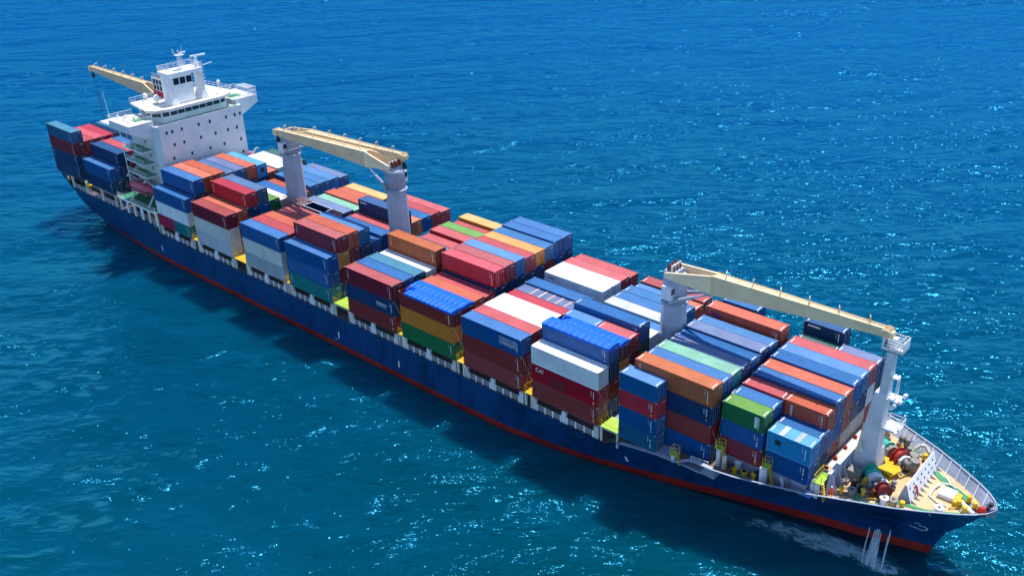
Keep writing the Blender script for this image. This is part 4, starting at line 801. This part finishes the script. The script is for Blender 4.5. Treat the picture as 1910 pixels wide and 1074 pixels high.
# ------------------------------------------------------------------ containers
HH = {'h': 2.896, 's': 2.591}
MC = {}
def corr(s, x0, x1, f, pitch=.28, dep=.036, n=None):
    """corrugated strip between x0 and x1; f(t, d) -> (low point, high point)"""
    n = max(4, int((x1 - x0) / pitch)); prof = []
    for k in range(n):
        a = x0 + (x1 - x0) * k / n; w = (x1 - x0) / n
        prof += [(a, 0), (a + w * .3, 0), (a + w * .5, dep), (a + w * .8, dep)]
    prof.append((x1, 0))
    for (a, da), (b, db) in zip(prof, prof[1:]): s.quad(f(a, da, 0), f(b, db, 0), f(b, db, 1), f(a, da, 1))
def cmeshes(L, H, code, smooth, ot):
    key = (L, H, code, smooth, ot)
    if key in MC: return MC[key]
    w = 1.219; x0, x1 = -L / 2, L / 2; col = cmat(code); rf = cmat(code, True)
    s = MB()
    for sx in (-1, 1):
        for sy in (-1, 1):
            a, b = sorted((sx * L / 2, sx * (L / 2 - .16))); c, d = sorted((sy * w, sy * (w - .16))); s.box(a, b, c, d, .1, H - .1)
    for sy in (-1, 1):
        c, d = sorted((sy * w, sy * (w - .06))); s.box(x0 + .16, x1 - .16, c, d, 0, .16); s.box(x0 + .16, x1 - .16, c, d, H - .1, H)
    for sx in (-1, 1):
        a, b = sorted((sx * L / 2, sx * (L / 2 - .06))); s.box(a, b, -w + .16, w - .16, 0, .16); s.box(a, b, -w + .16, w - .16, H - .12, H)
    s.cur = 1
    for sx in (-1, 1):
        for sy in (-1, 1):
            for z in (0, H - .118):
                a, b = sorted((sx * (L / 2 + .004), sx * (L / 2 - .178))); c, d = sorted((sy * (w + .004), sy * (w - .162))); s.box(a, b, c, d, z - (.0 if z else .0), z + .118 + (.006 if z else 0))
    frame = s.mesh('frame', [col, M_cast]); cast = None
    walls = []
    for sy in (-1, 1):
        s = MB()
        if smooth:
            s.quad((x0 + .16, sy * (w - .015), .16), (x1 - .16, sy * (w - .015), .16), (x1 - .16, sy * (w - .015), H - .1), (x0 + .16, sy * (w - .015), H - .1))
        else: corr(s, x0 + .16, x1 - .16, lambda x, d, t: (x, sy * (w - .055 + d), .16 + (H - .26) * t))
        walls.append(s.mesh('side_wall', col, fix=False))
    s = MB()
    if ot: pass
    elif smooth: s.box(x0 + .06, x1 - .06, -w + .06, w - .06, H - .05, H - .012)
    else:
        s.quad((x0 + .06, -w + .06, H - .03), (x0 + .35, -w + .06, H - .03), (x0 + .35, w - .06, H - .03), (x0 + .06, w - .06, H - .03)); s.quad((x1 - .35, -w + .06, H - .03), (x1 - .06, -w + .06, H - .03), (x1 - .06, w - .06, H - .03), (x1 - .35, w - .06, H - .03))
        corr(s, x0 + .35, x1 - .35, lambda x, d, t: (x, (-w + .06) + 2 * (w - .06) * t, H - .03 + d * .5), pitch=.35)
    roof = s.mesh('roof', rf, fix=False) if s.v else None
    s = MB()
    if smooth: s.box(x0 + .02, x0 + .05, -w + .16, w - .16, .16, H - .12)
    else: corr(s, -w + .16, w - .16, lambda y, d, t: (x0 + .05 - d, y, .16 + (H - .28) * t), pitch=.26)
    endw = s.mesh('end_wall', col, fix=False)
    doors = []
    for sy in (-1, 1):
        s = MB(); ya, yb = sorted((sy * .012, sy * (w - .16)))
        s.cur = 0; s.box(x1 - .06, x1 - .02, ya, yb, .16, H - .12)
        for k in range(4): z = .35 + k * (H - .7) / 4; s.box(x1 - .02, x1 - .008, ya + .06, yb - .06, z, z + (H - .7) / 4 - .12)
        s.cur = 1
        for f in (.28, .72): y = ya + (yb - ya) * f; s.tube((x1 + .01, y, .1), (x1 + .01, y, H - .08), .022, 4)
        doors.append(s.mesh('door', [col, M_cast], fix=False))
    MC[key] = (frame, cast, walls, roof, endw, doors); return MC[key]
def marks(L, H, kind, seed):
    """rows of small stencilled codes near the end of the near side, and on the door"""
    key = ('mk', L, H, kind, seed % 5)
    if key in MC: return MC[key]
    rnd = random.Random(seed % 5); s = MB(); y = -1.226; x1 = L / 2
    for c, x in ((0, x1 - .75), (1, x1 - 1.15)):
        z = H - .45
        for k in range(9 if c == 0 else 5):
            h = .10 if c else .13; wd = .16 if c == 0 else .09
            if rnd.random() < .8: s.box(x - wd / 2, x + wd / 2, y - .004, y, z - h, z)
            z -= h + .07
            if z < .5: break
    if kind > 0:
        s.cur = 1; s.box(x1 - .9, x1 - .55, y - .004, y, .35, .65)
    s.cur = 0
    for k in range(5): s.box(x1 + .002, x1 + .006, .15 + k * .17, .26 + k * .17, H - .55, H - .43)
    if kind > 1: s.cur = 1; s.box(x1 + .002, x1 + .006, .9, 1.05, .6, .8)
    MC[key] = s.mesh('stencil_marking', [M_mark, M_ymark], fix=False); return MC[key]
def corner_marks(L, H):
    key = ('cm', L, H)
    if key in MC: return MC[key]
    s = MB()
    for sx in (-1, 1): a, b = sorted((sx * (L / 2 - .25), sx * (L / 2 - .38))); s.box(a, b, -.95, .35, H + .002, H + .012)
    MC[key] = s.mesh('roof_stripe', M_mark, fix=False); return MC[key]
ORD = ['zeroth', 'first', 'second', 'third', 'fourth', 'fifth', 'sixth', 'seventh', 'eighth', 'ninth', 'tenth', 'eleventh', 'twelfth']
LOOK = {'m': 'maroon', 'r': 'crimson', 'b': 'brown', 'q': 'brick red', 'p': 'rose red', 'o': 'orange', 'O': 'rust orange', 'n': 'navy', 'u': 'blue', 'k': 'sky blue', 't': 'teal', 'T': 'dull blue', 'g': 'green', 'd': 'dark green', 'w': 'white', 'c': 'cream', 'y': 'pale grey', 'i': 'mint', 's': 'slate blue', 'G': 'magenta', 'Y': 'yellow', 'l': 'light blue', 'W': 'white', 'v': 'rusty grey', 'z': 'lavender grey'}
BOXES = []   # dicts
def bay(no, xr, rows, tail='bay from the bow'):
    for r, row in enumerate(rows):
        if row is None: continue
        y, zb, spec = row; toks = spec.split(); z = zb; n = len(toks)
        for i, tk in enumerate(reversed(toks)):
            t_from_top = n - 1 - i
            hts = []
            halves = tk.split('|')
            for k, h in enumerate(halves):
                if h == '_': hts.append(0); continue
                ot = h.startswith('*'); h = h.lstrip('*'); code, hh = h[0], h[1]; fl = h[2:]; H = HH[hh]; hts.append(H)
                if len(halves) == 1: L = 12.192; xc = xr + 6.096; half = ''
                else: L = 6.058; xc = xr + (3.029 if k == 0 else 12.192 - 3.029); half = ('aft' if k == 0 else 'fore')
                BOXES.append(dict(bay=no, row=r, tier=t_from_top, x=xc, y=y + 1.219, z=z, L=L, H=H, code=code, ot=ot, half=half, fl=fl, tail=tail))
            z += max(hts) + .035
def R12(specs, y0=0.0, pitch=2.5, zb=0.0): return [(y0 + pitch * i, zb, s) if s else None for i, s in enumerate(specs)]
bay(10, -71.29, R12(['uh wh Gs|ts', 'uh nh uh nh', 'qh bh nh bh', 'qh bh nh uh', 'sh nh ns ns', 'zh nh ns ns', 'qh nh ns bs', 'kh ns ns us', 'qs bh nh', 'wh wh nh', 'wh wh nh', 'dh nh nh']))
bay(9, -56.63, R12(['mh ch yh', 'qh mh bh', 'rhL nh nh mh', 'sh uh nh nh', 'gh gh nh', 'cs vs bh', 'us uh ns', 'qs bs ns', 'lh nh nh', 'lh nh nh', 'lh nh nh', 'zs nh nh']))
bay(8, -39.75, R12(['uh ch yh', 'ph mh nh', 'qh nh mh', 'ps mh nh', 'ms bh uh', None, 'zh nh nh', 'is th nh', 'qh bh nh', 'qs bh nh', 'Ys nh mh', 'ns ns']))
bay(7, -25.92, R12(['uh uh thV', 'mhV oh mh nh', 'ph mh bh uh', 'lh nh nh ns', 'us ns nh', 'lh nh uh', 'ph mh nh', 'nhN ts bh nh', 'Oh bh nh', 'uh nh bh', 'pherr mh nh', 'ps mh nh'.replace('pherr', 'ph')]) if False else R12(['uh uh thV', 'mhV oh mh nh', 'qh mh bh uh', 'lh nh nh ns', 'us ns nh', 'uh nh uh', 'ph mh nh', 'nhN ts bh nh', 'Oh bh nh', 'uh nh bh', 'ph mh nh', 'ps mh nh']))
bay(6, -8.99, R12(['mhV nhT bh', 'uh nh bh', 'Th nh nh', 'Wh ns nh', 'OhV bs mh nh', 'nh nh', 'zs ns nh', 'ps ms nh', 'ph mh nh', 'gh gh nh', 'ps mh ns', 'Yh oh nh']))
bay(5, 4.76, R12(['*bs oh gh', '*bs mh nh', 'qs mh nh', 'rs nh ms', 'rh nh mh nh', 'mh nh bh nh', 'lh nh nh bh', 'ph nh nh ns', 'os nh mh nh', 'ls bh nh nh', 'uh uh nh bh', 'uh nh bh nh'], pitch=2.485))
bay(4, 19.04, R12(['uhH bh bh', 'ph mh nh', 'Wh nh bh', 'Wh bh nh', 'rs nh nh', 'zsB nh nh', 'uh nh nh', 'nh bh', 'WhX nh bh', 'Wh mh nh', 'ph mh nh', 'ps mh nh'], pitch=2.465))
bay(3, 33.25, R12(['Wh rhC bh', '*us nh bh nh', '*ms oh bs bs', 'ls|ps ds|ms ns nh', 'uh dh nh nh', 'Wh vh nh', 'lh nh ns', 'yh nh nh', 'uh nh nh', 'lh nh nh', 'ls|qs ms bh', 'mhS mh bs'], pitch=2.475))
F2 = R12(['_', 'OhK nh bh uh', 'uh nh nh bs', 'is th nh nh', 'zs bs mh nh', 'uh nh ns ns', 'zh nh nh ns', 'ls ns nh nh', None, 'nh nh nh', None, None], pitch=2.47)
F2[0] = None; F2[8] = (20.4, .55, 'qhD chE nh nh')
F2.append((25.0, 0, 'us|_ nh|_ nh nh'))
bay(2, 49.87, F2)
bay(2.5, 49.1, [(0.0, 0.0, 'ls|_ rs|_ us|_ Ts|_')])
bay(1, 62.83, [(3.75, 1.8, 'gsG|_ us|_ ms|_'), (6.2, 1.8, 'us|_ us|_ ns|_'), (8.65, 1.8, 'ph|_ ns|_ ms|_'), (8.65, 1.5, '_|qhR _|uh _|ns'), (11.2, 1.8, 'uh uh ms'), (13.7, 1.8, 'qh bh vs'), (16.2, 1.8, 'uh nh vh'), (18.6, 1.8, 'lh nh vh'), (21.0, 1.8, 'ph wh bh'), (23.45, 1.8, 'ds|zh ns|ns nh|vh'), (25.9, .2, 'nhN|_ mh|_ nh|_ nh|_')])
bay(1.5, 63.2, [(4.0, 2.0, '_|kh _|uh'), (6.4, 2.0, '_|uh _|nh')])
bay(11, -101.6, R12(['uh nh', 'nh nh nh', 'ph bh nh', 'uh nh nh', 'nh nh nh', 'nh mh nh', 'nh nh nh', 'nh nh nh', 'nh nh nh', 'ph nh nh', 'nh nh nh', 'nh nh nh'], zb=2.25), 'bay astern of bridge')
bay(12, -116.7, R12(['Ts mh nhV nh', 'ph mh nh', 'rh mh nh', 'rh nh nh', 'Th nh nh', 'Wh nh nh', 'Wh nh nh', 'nh nh nh', 'nh nh', 'nh nh', 'nh nh', 'nh nh'], zb=2.15), 'bay astern of bridge')

# keep only the boxes that can be seen from the drone or a step to either side of it
lo = np.array([[b['x'] - b['L'] / 2, b['y'] - 1.219, b['z']] for b in BOXES]) + .04
hi = np.array([[b['x'] + b['L'] / 2, b['y'] + 1.219, b['z'] + b['H']] for b in BOXES]) - .04
slo = np.array([[-86, 5, -1.0]]); shi = np.array([[-73.5, 25, 19.5]])
LO = np.vstack([lo, slo]); HI = np.vstack([hi, shi])
def seen(b, eye):
    pts = []
    for u in np.linspace(.03, .97, 9):
        for v in np.linspace(.06, .94, 5):
            x = b['x'] - b['L'] / 2 + b['L'] * u
            pts += [(x, b['y'] - 1.2 + 2.4 * v, b['z'] + b['H'] + .01), (x, b['y'] - 1.235, b['z'] + b['H'] * v)]
            if u < .5: pts.append((b['x'] + b['L'] / 2 + .02, b['y'] - 1.2 + 2.4 * v, b['z'] + b['H'] * (2 * u)))
    P = np.array(pts); d = np.array(eye) - P; cnt = 0
    with np.errstate(divide='ignore', invalid='ignore'):
        t1 = (LO[None] - P[:, None]) / d[:, None]; t2 = (HI[None] - P[:, None]) / d[:, None]
    tn = np.minimum(t1, t2).max(2); tf = np.maximum(t1, t2).min(2)
    hit = (tf > np.maximum(tn, 1e-4)).any(1)
    return (~hit).sum()
eyes = [tuple(CP), (CP.x + 9, CP.y + 7.5, CP.z), (CP.x - 9, CP.y - 7.5, CP.z)]
keep = [b for b in BOXES if seen(b, eyes[0]) >= 2 or max(seen(b, e) for e in eyes[1:]) >= 6]
BAYW = {1: 'first', 1.5: 'first', 2: 'second', 2.5: 'second', 12: 'stern', 11: 'inner'}
TT = ['top', 'second', 'third', 'fourth']
def text_mesh(txt, size, mat, extr=.004):
    cu = bpy.data.curves.new('t', 'FONT'); cu.body = txt; cu.size = size; cu.extrude = extr; cu.align_x = 'LEFT'
    o = bpy.data.objects.new('t', cu); COL.objects.link(o); dg = bpy.context.evaluated_depsgraph_get(); me = bpy.data.meshes.new_from_object(o.evaluated_get(dg)); bpy.data.objects.remove(o)
    me.materials.clear(); me.materials.append(mat); return me
M_ink = plain('marking_dark', (.02, .02, .05), .6); M_brk = plain('marking_brown', (.25, .06, .02), .6); M_plum = plain('marking_plum', (.16, .03, .14), .6)
def side_text(root, txt, size, x, z, mat, L, rot=0, label=None):
    me = text_mesh(txt, size, mat); o = link('lettering', me, root, (x, -1.232, z), (PI / 2, rot, 0)); return o
used = {}
for bi, b in enumerate(keep):
    L, H, code, fl = b['L'], b['H'], b['code'], b['fl']; smooth = code in 'WcyV'
    side = 'near side' if not (b['bay'] >= 11 and False) else ''
    ex = '; '
    look = LOOK[code]
    if b['ot']: look += ' open-top'
    if fl == 'C': look = 'crimson CAI'
    if code in 'Wcyv': look += ' refrigerated' if code == 'W' else ''
    size = 'short ' if L < 7 else ''
    row = ORD[min(12, b['row'] + 1)]
    if b['bay'] == 1: row = ['first', 'second', 'third', 'third', 'fourth', 'fifth', 'sixth', 'seventh', 'eighth', 'ninth', 'tenth'][b['row']]
    if b['bay'] == 2 and b['row'] == 12: row = 'outermost far'
    bw_ = BAYW.get(b['bay'], ORD[int(b['bay'])])
    tail = {11: 'just astern of bridge', 12: 'at the stern'}.get(b['bay'], ('at bow' if bw_ == 'first' else '%s bay from bow' % bw_))
    lab = f"{size}{look} container, {TT[b['tier']]} in {row} stack from near side, {b['half'] + ' end, ' if b['half'] else ''}{tail}"
    if row == 'outermost far': lab = f"{size}{look} container, {TT[b['tier']]} in outermost far stack, {tail}"
    lab = lab.replace('in first stack from near side', 'in near-side stack').replace(' aft half,', ' aft,').replace(' fore half,', ' fore,')
    if b['half'] and b['bay'] == 3: lab = lab.replace(' from near side,', ',')
    used[lab] = used.get(lab, 0) + 1
    rt = thing('shipping_container', lab, 'shipping container', (b['x'], b['y'], b['z']), 0, 'shipping containers stacked on deck')
    frame, cast, walls, roof, endw, doors = cmeshes(L, H, code, smooth, b['ot'])
    link('frame', frame, rt); link('side_wall', walls[0], rt); link('side_wall', walls[1], rt); link('end_wall', endw, rt)
    flip = (bi * 7 + b['row']) % 3 == 0 and not fl and not smooth
    if flip: link('end_wall', endw, rt, rot=(0, 0, PI))
    else: link('door', doors[0], rt); link('door', doors[1], rt)
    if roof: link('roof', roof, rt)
    if (bi * 5 + b['row']) % 4 or fl: link('lettering', marks(L, H, (bi * 3) % 4 if code in 'mrbqOp' else 0, bi), rt)
    if b['bay'] in (1, 2, 2.5, 3, 1.5) and not b['ot'] and b['tier'] == 0: link('roof_stripe', corner_marks(L, H), rt)
    if b['ot']:
        link('floor', MC.setdefault(('fl', L), MB().box(-L / 2 + .1, L / 2 - .1, -1.1, 1.1, .12, .17).mesh('floor', M_steel)), rt)
        s = MB(); n = 22; rnd = random.Random(bi)
        x0 = -L / 2 + (1.3 if b['bay'] == 5 and b['row'] == 0 or b['row'] == 2 else 0.0)
        for k in range(n):
            xa = x0 + (L / 2 - x0) * k / n; xb = x0 + (L / 2 - x0) * (k + 1) / n
            za = H + .06 + .09 * ((k + 1) % 2) + rnd.uniform(-.02, .03); zb_ = H + .06 + .09 * (k % 2) + rnd.uniform(-.02, .03)
            za = H + .13 if k % 2 == 0 else H + .04; zb_ = H + .04 if k % 2 == 0 else H + .13
            s.quad((xa, -1.26, H - .32), (xb, -1.26, H - .32), (xb, -1.25, zb_ - .04), (xa, -1.25, za - .04)); s.quad((xa, -1.25, za - .04), (xb, -1.25, zb_ - .04), (xb, 0, zb_ + .06), (xa, 0, za + .06))
            s.quad((xa, 0, za + .06), (xb, 0, zb_ + .06), (xb, 1.25, zb_ - .04), (xa, 1.25, za - .04)); s.quad((xa, 1.25, za - .04), (xb, 1.25, zb_ - .04), (xb, 1.26, H - .32), (xa, 1.26, H - .32))
        s.quad((L / 2, -1.25, H + .0), (L / 2, 1.25, H), (L / 2 + .03, 1.26, H - .4), (L / 2 + .03, -1.26, H - .4)); link('tarpaulin', s.mesh('tarpaulin', M_tarp, fix=False), rt)
        if x0 > -L / 2:
            s = MB(); s.tube((x0, -1.0, H + .1), (x0 - .1, 0, H + .5), .16, 6).tube((x0 - .1, 0, H + .5), (x0 + .3, 1.0, H + .12), .14, 6); link('tarpaulin_fold', s.mesh('tarpaulin_fold', M_tarp, True), rt)
    if fl == 'C':
        side_text(rt, 'CAI', .95, -L / 2 + .75, H - 1.1, M_mark, L); s = MB(); s.box(-2.4, .2, -1.2245, -1.221, .3, 1.9)
        link('faded_patch', s.mesh('faded_patch', paint('paint_crimson_worn', (.16, .012, .02), .6, .3), fix=False), rt)
    if fl == 'H':
        side_text(rt, 'HAMBURG SÜD', .44, 2.02, 1.72, M_mark, L); s = MB()
        for (a, c, d, e) in ((1.8, 5.3, 2.2, 2.25), (1.8, 5.3, 1.0, 1.05), (1.8, 1.85, 1.0, 2.25), (5.25, 5.3, 1.0, 2.25)): s.box(a, c, -1.233, -1.228, d, e)
        for k in range(9): s.box(2.1 + k * .34, 2.34 + k * .34, -1.233, -1.228, 1.25, 1.48)
        link('logo_frame', s.mesh('logo_frame', M_mark, fix=False), rt)
    if fl == 'T':
        s = MB()
        for k in range(10): s.box(1.6 + k * .27, 1.8 + k * .27, -1.233, -1.228, 1.5, 1.72)
        for k in range(12): s.box(1.7 + k * .2, 1.84 + k * .2, -1.233, -1.228, 1.1, 1.25)
        link('lettering', s.mesh('lettering', M_mark, fix=False), rt)
    if fl == 'E': side_text(rt, 'seaco', 1.0, -4.3, H - 1.05, M_brk, L)
    if fl == 'D': s = MB(); s.box(-L / 2 + .9, -L / 2 + 2.6, -1.233, -1.228, 1.6, 2.2); link('faded_logo', s.mesh('faded_logo', M_plum, fix=False), rt)
    if fl == 'X': s = MB(); [s.box(-L / 2 + .7 + k * .2, -L / 2 + .85 + k * .2, -1.233, -1.228, 2.0, 2.25) for k in range(8)]; link('lettering', s.mesh('lettering', M_plum, fix=False), rt)
    if fl == 'N': s = MB(); [s.box(-L / 2 + .6 + k * .24, -L / 2 + .8 + k * .24, -1.233, -1.228, H - .62, H - .35) for k in range(8)]; link('lettering', s.mesh('lettering', M_mark, fix=False), rt)
    if fl == 'S': s = MB(); [s.box(-L / 2 + .9 + k * .3, -L / 2 + 1.14 + k * .3, -1.233, -1.228, H - 1.0, H - .6) for k in range(6)]; link('lettering', s.mesh('lettering', M_mark, fix=False), rt)
    if fl in ('V', 'L', 'R', 'K'):
        s = MB(); n = 6 if fl != 'R' else 7; xx = -L / 2 + (.75 if fl != 'R' else .95)
        for k in range(n): z = H - .5 - k * .27; s.box(xx, xx + (.14 if fl != 'R' else .3), -1.233, -1.228, z - .17, z)
        link('lettering', s.mesh('lettering', M_mark, fix=False), rt)
    if fl == 'G': s = MB(); [s.box(L / 2 - 1.35, L / 2 - .9, -1.233, -1.228, H - .7 - k * .34, H - .42 - k * .34) for k in range(5)]; link('lettering', s.mesh('lettering', M_mark, fix=False), rt)
    if fl == 'B':
        for k in range(5): x = -3.2 + k * 1.75; s = MB(); s.box(x, x + .38, -1.15, 1.15, H + .002, H + .014); link('roof_patch', s.mesh('roof_patch', paint('patch_beige', (.55, .40, .34), .7), fix=False), rt)
    if code == 'k' and b['bay'] == 1.5:
        s = MB(); s.box(-1.9, -1.1, -1.233, -1.226, 1.3, 2.0); link('side_vent', s.mesh('side_vent', M_dark, fix=False), rt)
        for k in range(2): s = MB(); s.box(-1.6 + k * 2.2, -.9 + k * 2.2, -1.15, 1.15, H + .002, H + .012); link('roof_patch', s.mesh('roof_patch', paint('patch_grey', (.45, .5, .52), .7), fix=False), rt)
    if code == 'k' and b['bay'] == 10: s = MB(); s.box(L / 2 + .002, L / 2 + .03, -.4, .5, 1.1, 2.0); link('end_vent', s.mesh('end_vent', M_dark, fix=False), rt)
print('CONTAINERS', len(BOXES), 'kept', len(keep), 'dup labels', [k for k, v in used.items() if v > 1][:6], 'longest', max(len(k.replace(',', '').split()) for k in used))

# open-top box without cover, flat rack with lattice load (fifth row of stacks before the bridge)
t = thing('open_container', 'uncovered navy open-top container beside the lattice load', 'open container', (-36.9 + 3.03, 13.72, 5.9))
s = MB(); Lh, w, H = 3.03, 1.219, 2.9
for a in ((-Lh, Lh, -w, -w + .08), (-Lh, Lh, w - .08, w), (-Lh, -Lh + .08, -w + .08, w - .08), (Lh - .08, Lh, -w + .08, w - .08)): s.box(*a, 0, H)
s.box(-Lh + .08, Lh - .08, -w + .08, w - .08, 0, .15); link('box_body', s.mesh('box_body', cmat('n')), t)
s = MB()
for a in ((-Lh - .03, Lh + .03, -w - .03, -w + .1), (-Lh - .03, Lh + .03, w - .1, w + .03), (-Lh - .03, -Lh + .1, -w + .1, w - .1), (Lh - .1, Lh + .03, -w + .1, w - .1)): s.box(*a, H + .004, H + .1)
link('top_rail', s.mesh('top_rail', M_lgrey), t)
for i, (x0, x1, y, z, zt, lab) in enumerate(((-43.3, -37.2, 13.7, 6.5, 9.2, 'pale pink lattice steel load stacked behind the deck crane column'), (-30.4, -28.0, 14.2, 6.8, 8.6, 'small rusty lattice load at the fore end of the open container'))):
    t = thing('lattice_load', lab, 'steel load', ((x0 + x1) / 2, y, z)); hx = (x1 - x0) / 2; hz = zt - z; s = MB(); rnd = random.Random(i)
    link('rack_base', MB().box(-hx, hx, -1.2, 1.2, -.5, -.1).mesh('rack_base', M_rust), t)
    for yy in (-1.15, -.4, .4, 1.15):
        for zz in (0, hz * .5, hz): s.tube((-hx, yy, zz), (hx, yy, zz), .07, 4)
        n = int(hx * 2 / .8)
        for k in range(n):
            xa = -hx + 2 * hx * k / n; xb = xa + 2 * hx / n; s.tube((xa, yy, 0), (xb, yy, hz), .05, 4); s.tube((xa, yy, hz), (xb, yy, 0), .05, 4)
    n = int(hx * 2 / .8)
    for k in range(n + 1): xa = -hx + 2 * hx * k / n; s.tube((xa, -1.15, hz), (xa + rnd.uniform(-.4, .4), 1.15, hz), .05, 4); s.tube((xa, -1.15, hz * .5), (xa, 1.15, hz), .05, 4)
    link('lattice_frame', s.mesh('lattice_frame', paint('primer_pink', (.50, .27, .27), .7, .3, .3, streak=False) if i == 0 else M_rust), t)
    if i == 0: link('load_block', MB().box(-hx + .5, hx - .3, -1.0, 1.0, 0, hz * .75).mesh('load_block', paint('primer_grey', (.25, .2, .24), .7, .3, .3)), t)

# lashing rods crossed on the bow faces of a few near stacks
def lash(x, y, z0, z1, lab):
    t = thing('lashing_rods', lab, 'lashing', (x, y, z0)); 
    for a, b_ in ((0.1, 2.3), (2.3, 0.1)): s = MB(); s.tube((0.35, a, 0), (.06, b_, z1 - z0), .03, 4); link('lashing_rod', s.mesh('lashing_rod', M_cast), t)
for x, n_, z0 in ((31.23, 'fourth', .0), (45.44, 'third', .0), (16.95, 'fifth', .0), (3.2, 'sixth', .0)): lash(x + .12, 0, z0, 5.7, 'crossed lashing rods on bow face of near stack, %s bay from bow' % n_)
lash(62.15, 2.5, .3, 5.5, 'crossed lashing rods on bow face of second near stack, second bay from bow')
lash(75.3, 5.2, 1.9, 6.5, 'crossed lashing rods between bow containers and the cream walkway')

# ------------------------------------------------------------------ water poured from the hull, foam on the sea
def stream(p0, r, lab, spread=2.0):
    x, y, z = p0; s = MB(); pts = []; n = 9
    for k in range(n + 1): t = k / n; pts.append((x - .25 * t, y - .45 * t, z - (z + 9.15) * (t * .5 + .5 * t * t), r * (1 + (spread - 1) * t)))
    rnd = random.Random(int(x * 10))
    for j in range(int(14 + r * 240)):
        a = rnd.uniform(0, 2 * PI); q = rnd.random() ** .5; ln = []
        t0 = rnd.uniform(0, .5); t1 = min(1, t0 + rnd.uniform(.3, .8))
        for (px, py, pz, pr) in pts:
            t = (pz - z) / (-9.15 - z)
            if t0 <= t <= t1: ln.append((px + math.cos(a) * q * pr + rnd.uniform(-.03, .03), py + math.sin(a) * q * pr, pz))
        if len(ln) > 1: s.path(ln, .02 + .02 * rnd.random(), 3)
    m = MATS.get('falling_water')
    if m is None:
        m, n_, b_ = newmat('falling_water'); b_.inputs['Base Color'].default_value = (.75, .85, .92, 1); b_.inputs['Roughness'].default_value = .3; b_.inputs['Alpha'].default_value = .7; MATS['falling_water'] = m
    o = link('water_stream', s.mesh('water_stream', m)); o['label'] = lab; o['category'] = 'water stream'
stream((83.6, 8.4, -3.0), .36, 'broad white water stream pouring from under the anchor ledge', 1.9)
stream((82.5, 8.4, -3.2), .06, 'thin water jet falling from the aft end of the anchor ledge', 2.0)
stream((84.9, 9.0, -2.7), .07, 'thin water jet falling from the fore end of the anchor ledge', 2.0)
fm_, n, b_ = newmat('sea_foam'); b_.inputs['Base Color'].default_value = (.55, .85, .95, 1); b_.inputs['Roughness'].default_value = .7
g = n.nodes.new('ShaderNodeNewGeometry'); tc = n.nodes.new('ShaderNodeTexCoord'); ns = noise(n, .5, 9, .78, mapping(n, g.outputs['Position'], (.7, 1.6, 1), (0, 0, RD(-20)))); ns.inputs['Distortion'].default_value = 1.2
uvs = n.nodes.new('ShaderNodeAttribute'); uvs.attribute_name = 'dens'
al = mth(n, 'MULTIPLY', ramp(n, mth(n, 'ADD', ns.outputs[0], mth(n, 'MULTIPLY', mth(n, 'SUBTRACT', uvs.outputs['Fac'], 1.0), .30)), .42, .60), mth(n, 'MINIMUM', mth(n, 'MULTIPLY', uvs.outputs['Fac'], 1.6), .75)); n.links.new(al, b_.inputs['Alpha'])
def foam(line, lab):
    """line of (x, y, half width); density falls off to the edges"""
    me = bpy.data.meshes.new('foam'); v = []; d = []; f = []; nw = 6
    for i, (x, y, w, de) in enumerate(line):
        for k in range(nw + 1): t = k / nw * 2 - 1; v.append((x, y + w * t, -9.17)); d.append(de * (1 - t * t))
    for i in range(len(line) - 1):
        for k in range(nw): a = i * (nw + 1) + k; f.append((a, a + 1, a + nw + 2, a + nw + 1))
    me.from_pydata(v, [], f); at = me.attributes.new('dens', 'FLOAT', 'POINT'); at.data.foreach_set('value', d); me.materials.append(fm_)
    o = link('foam', me); o['kind'] = 'stuff'; o['label'] = lab
foam([(58, 4.5, .5, 0), (63, 4.6, 1.2, .5), (67, 5.6, 1.6, .8), (71, 7.0, 2.6, 1.0), (74.5, 8.0, 3.2, 1.15), (78, 8.6, 3.0, 1.3), (81, 9.2, 2.4, 1.3), (84, 8.8, 2.2, 1.4), (86.5, 9.0, 1.6, 1.1), (88.5, 11, .8, 0)], 'pale blue foam churned up along the bow waterline')
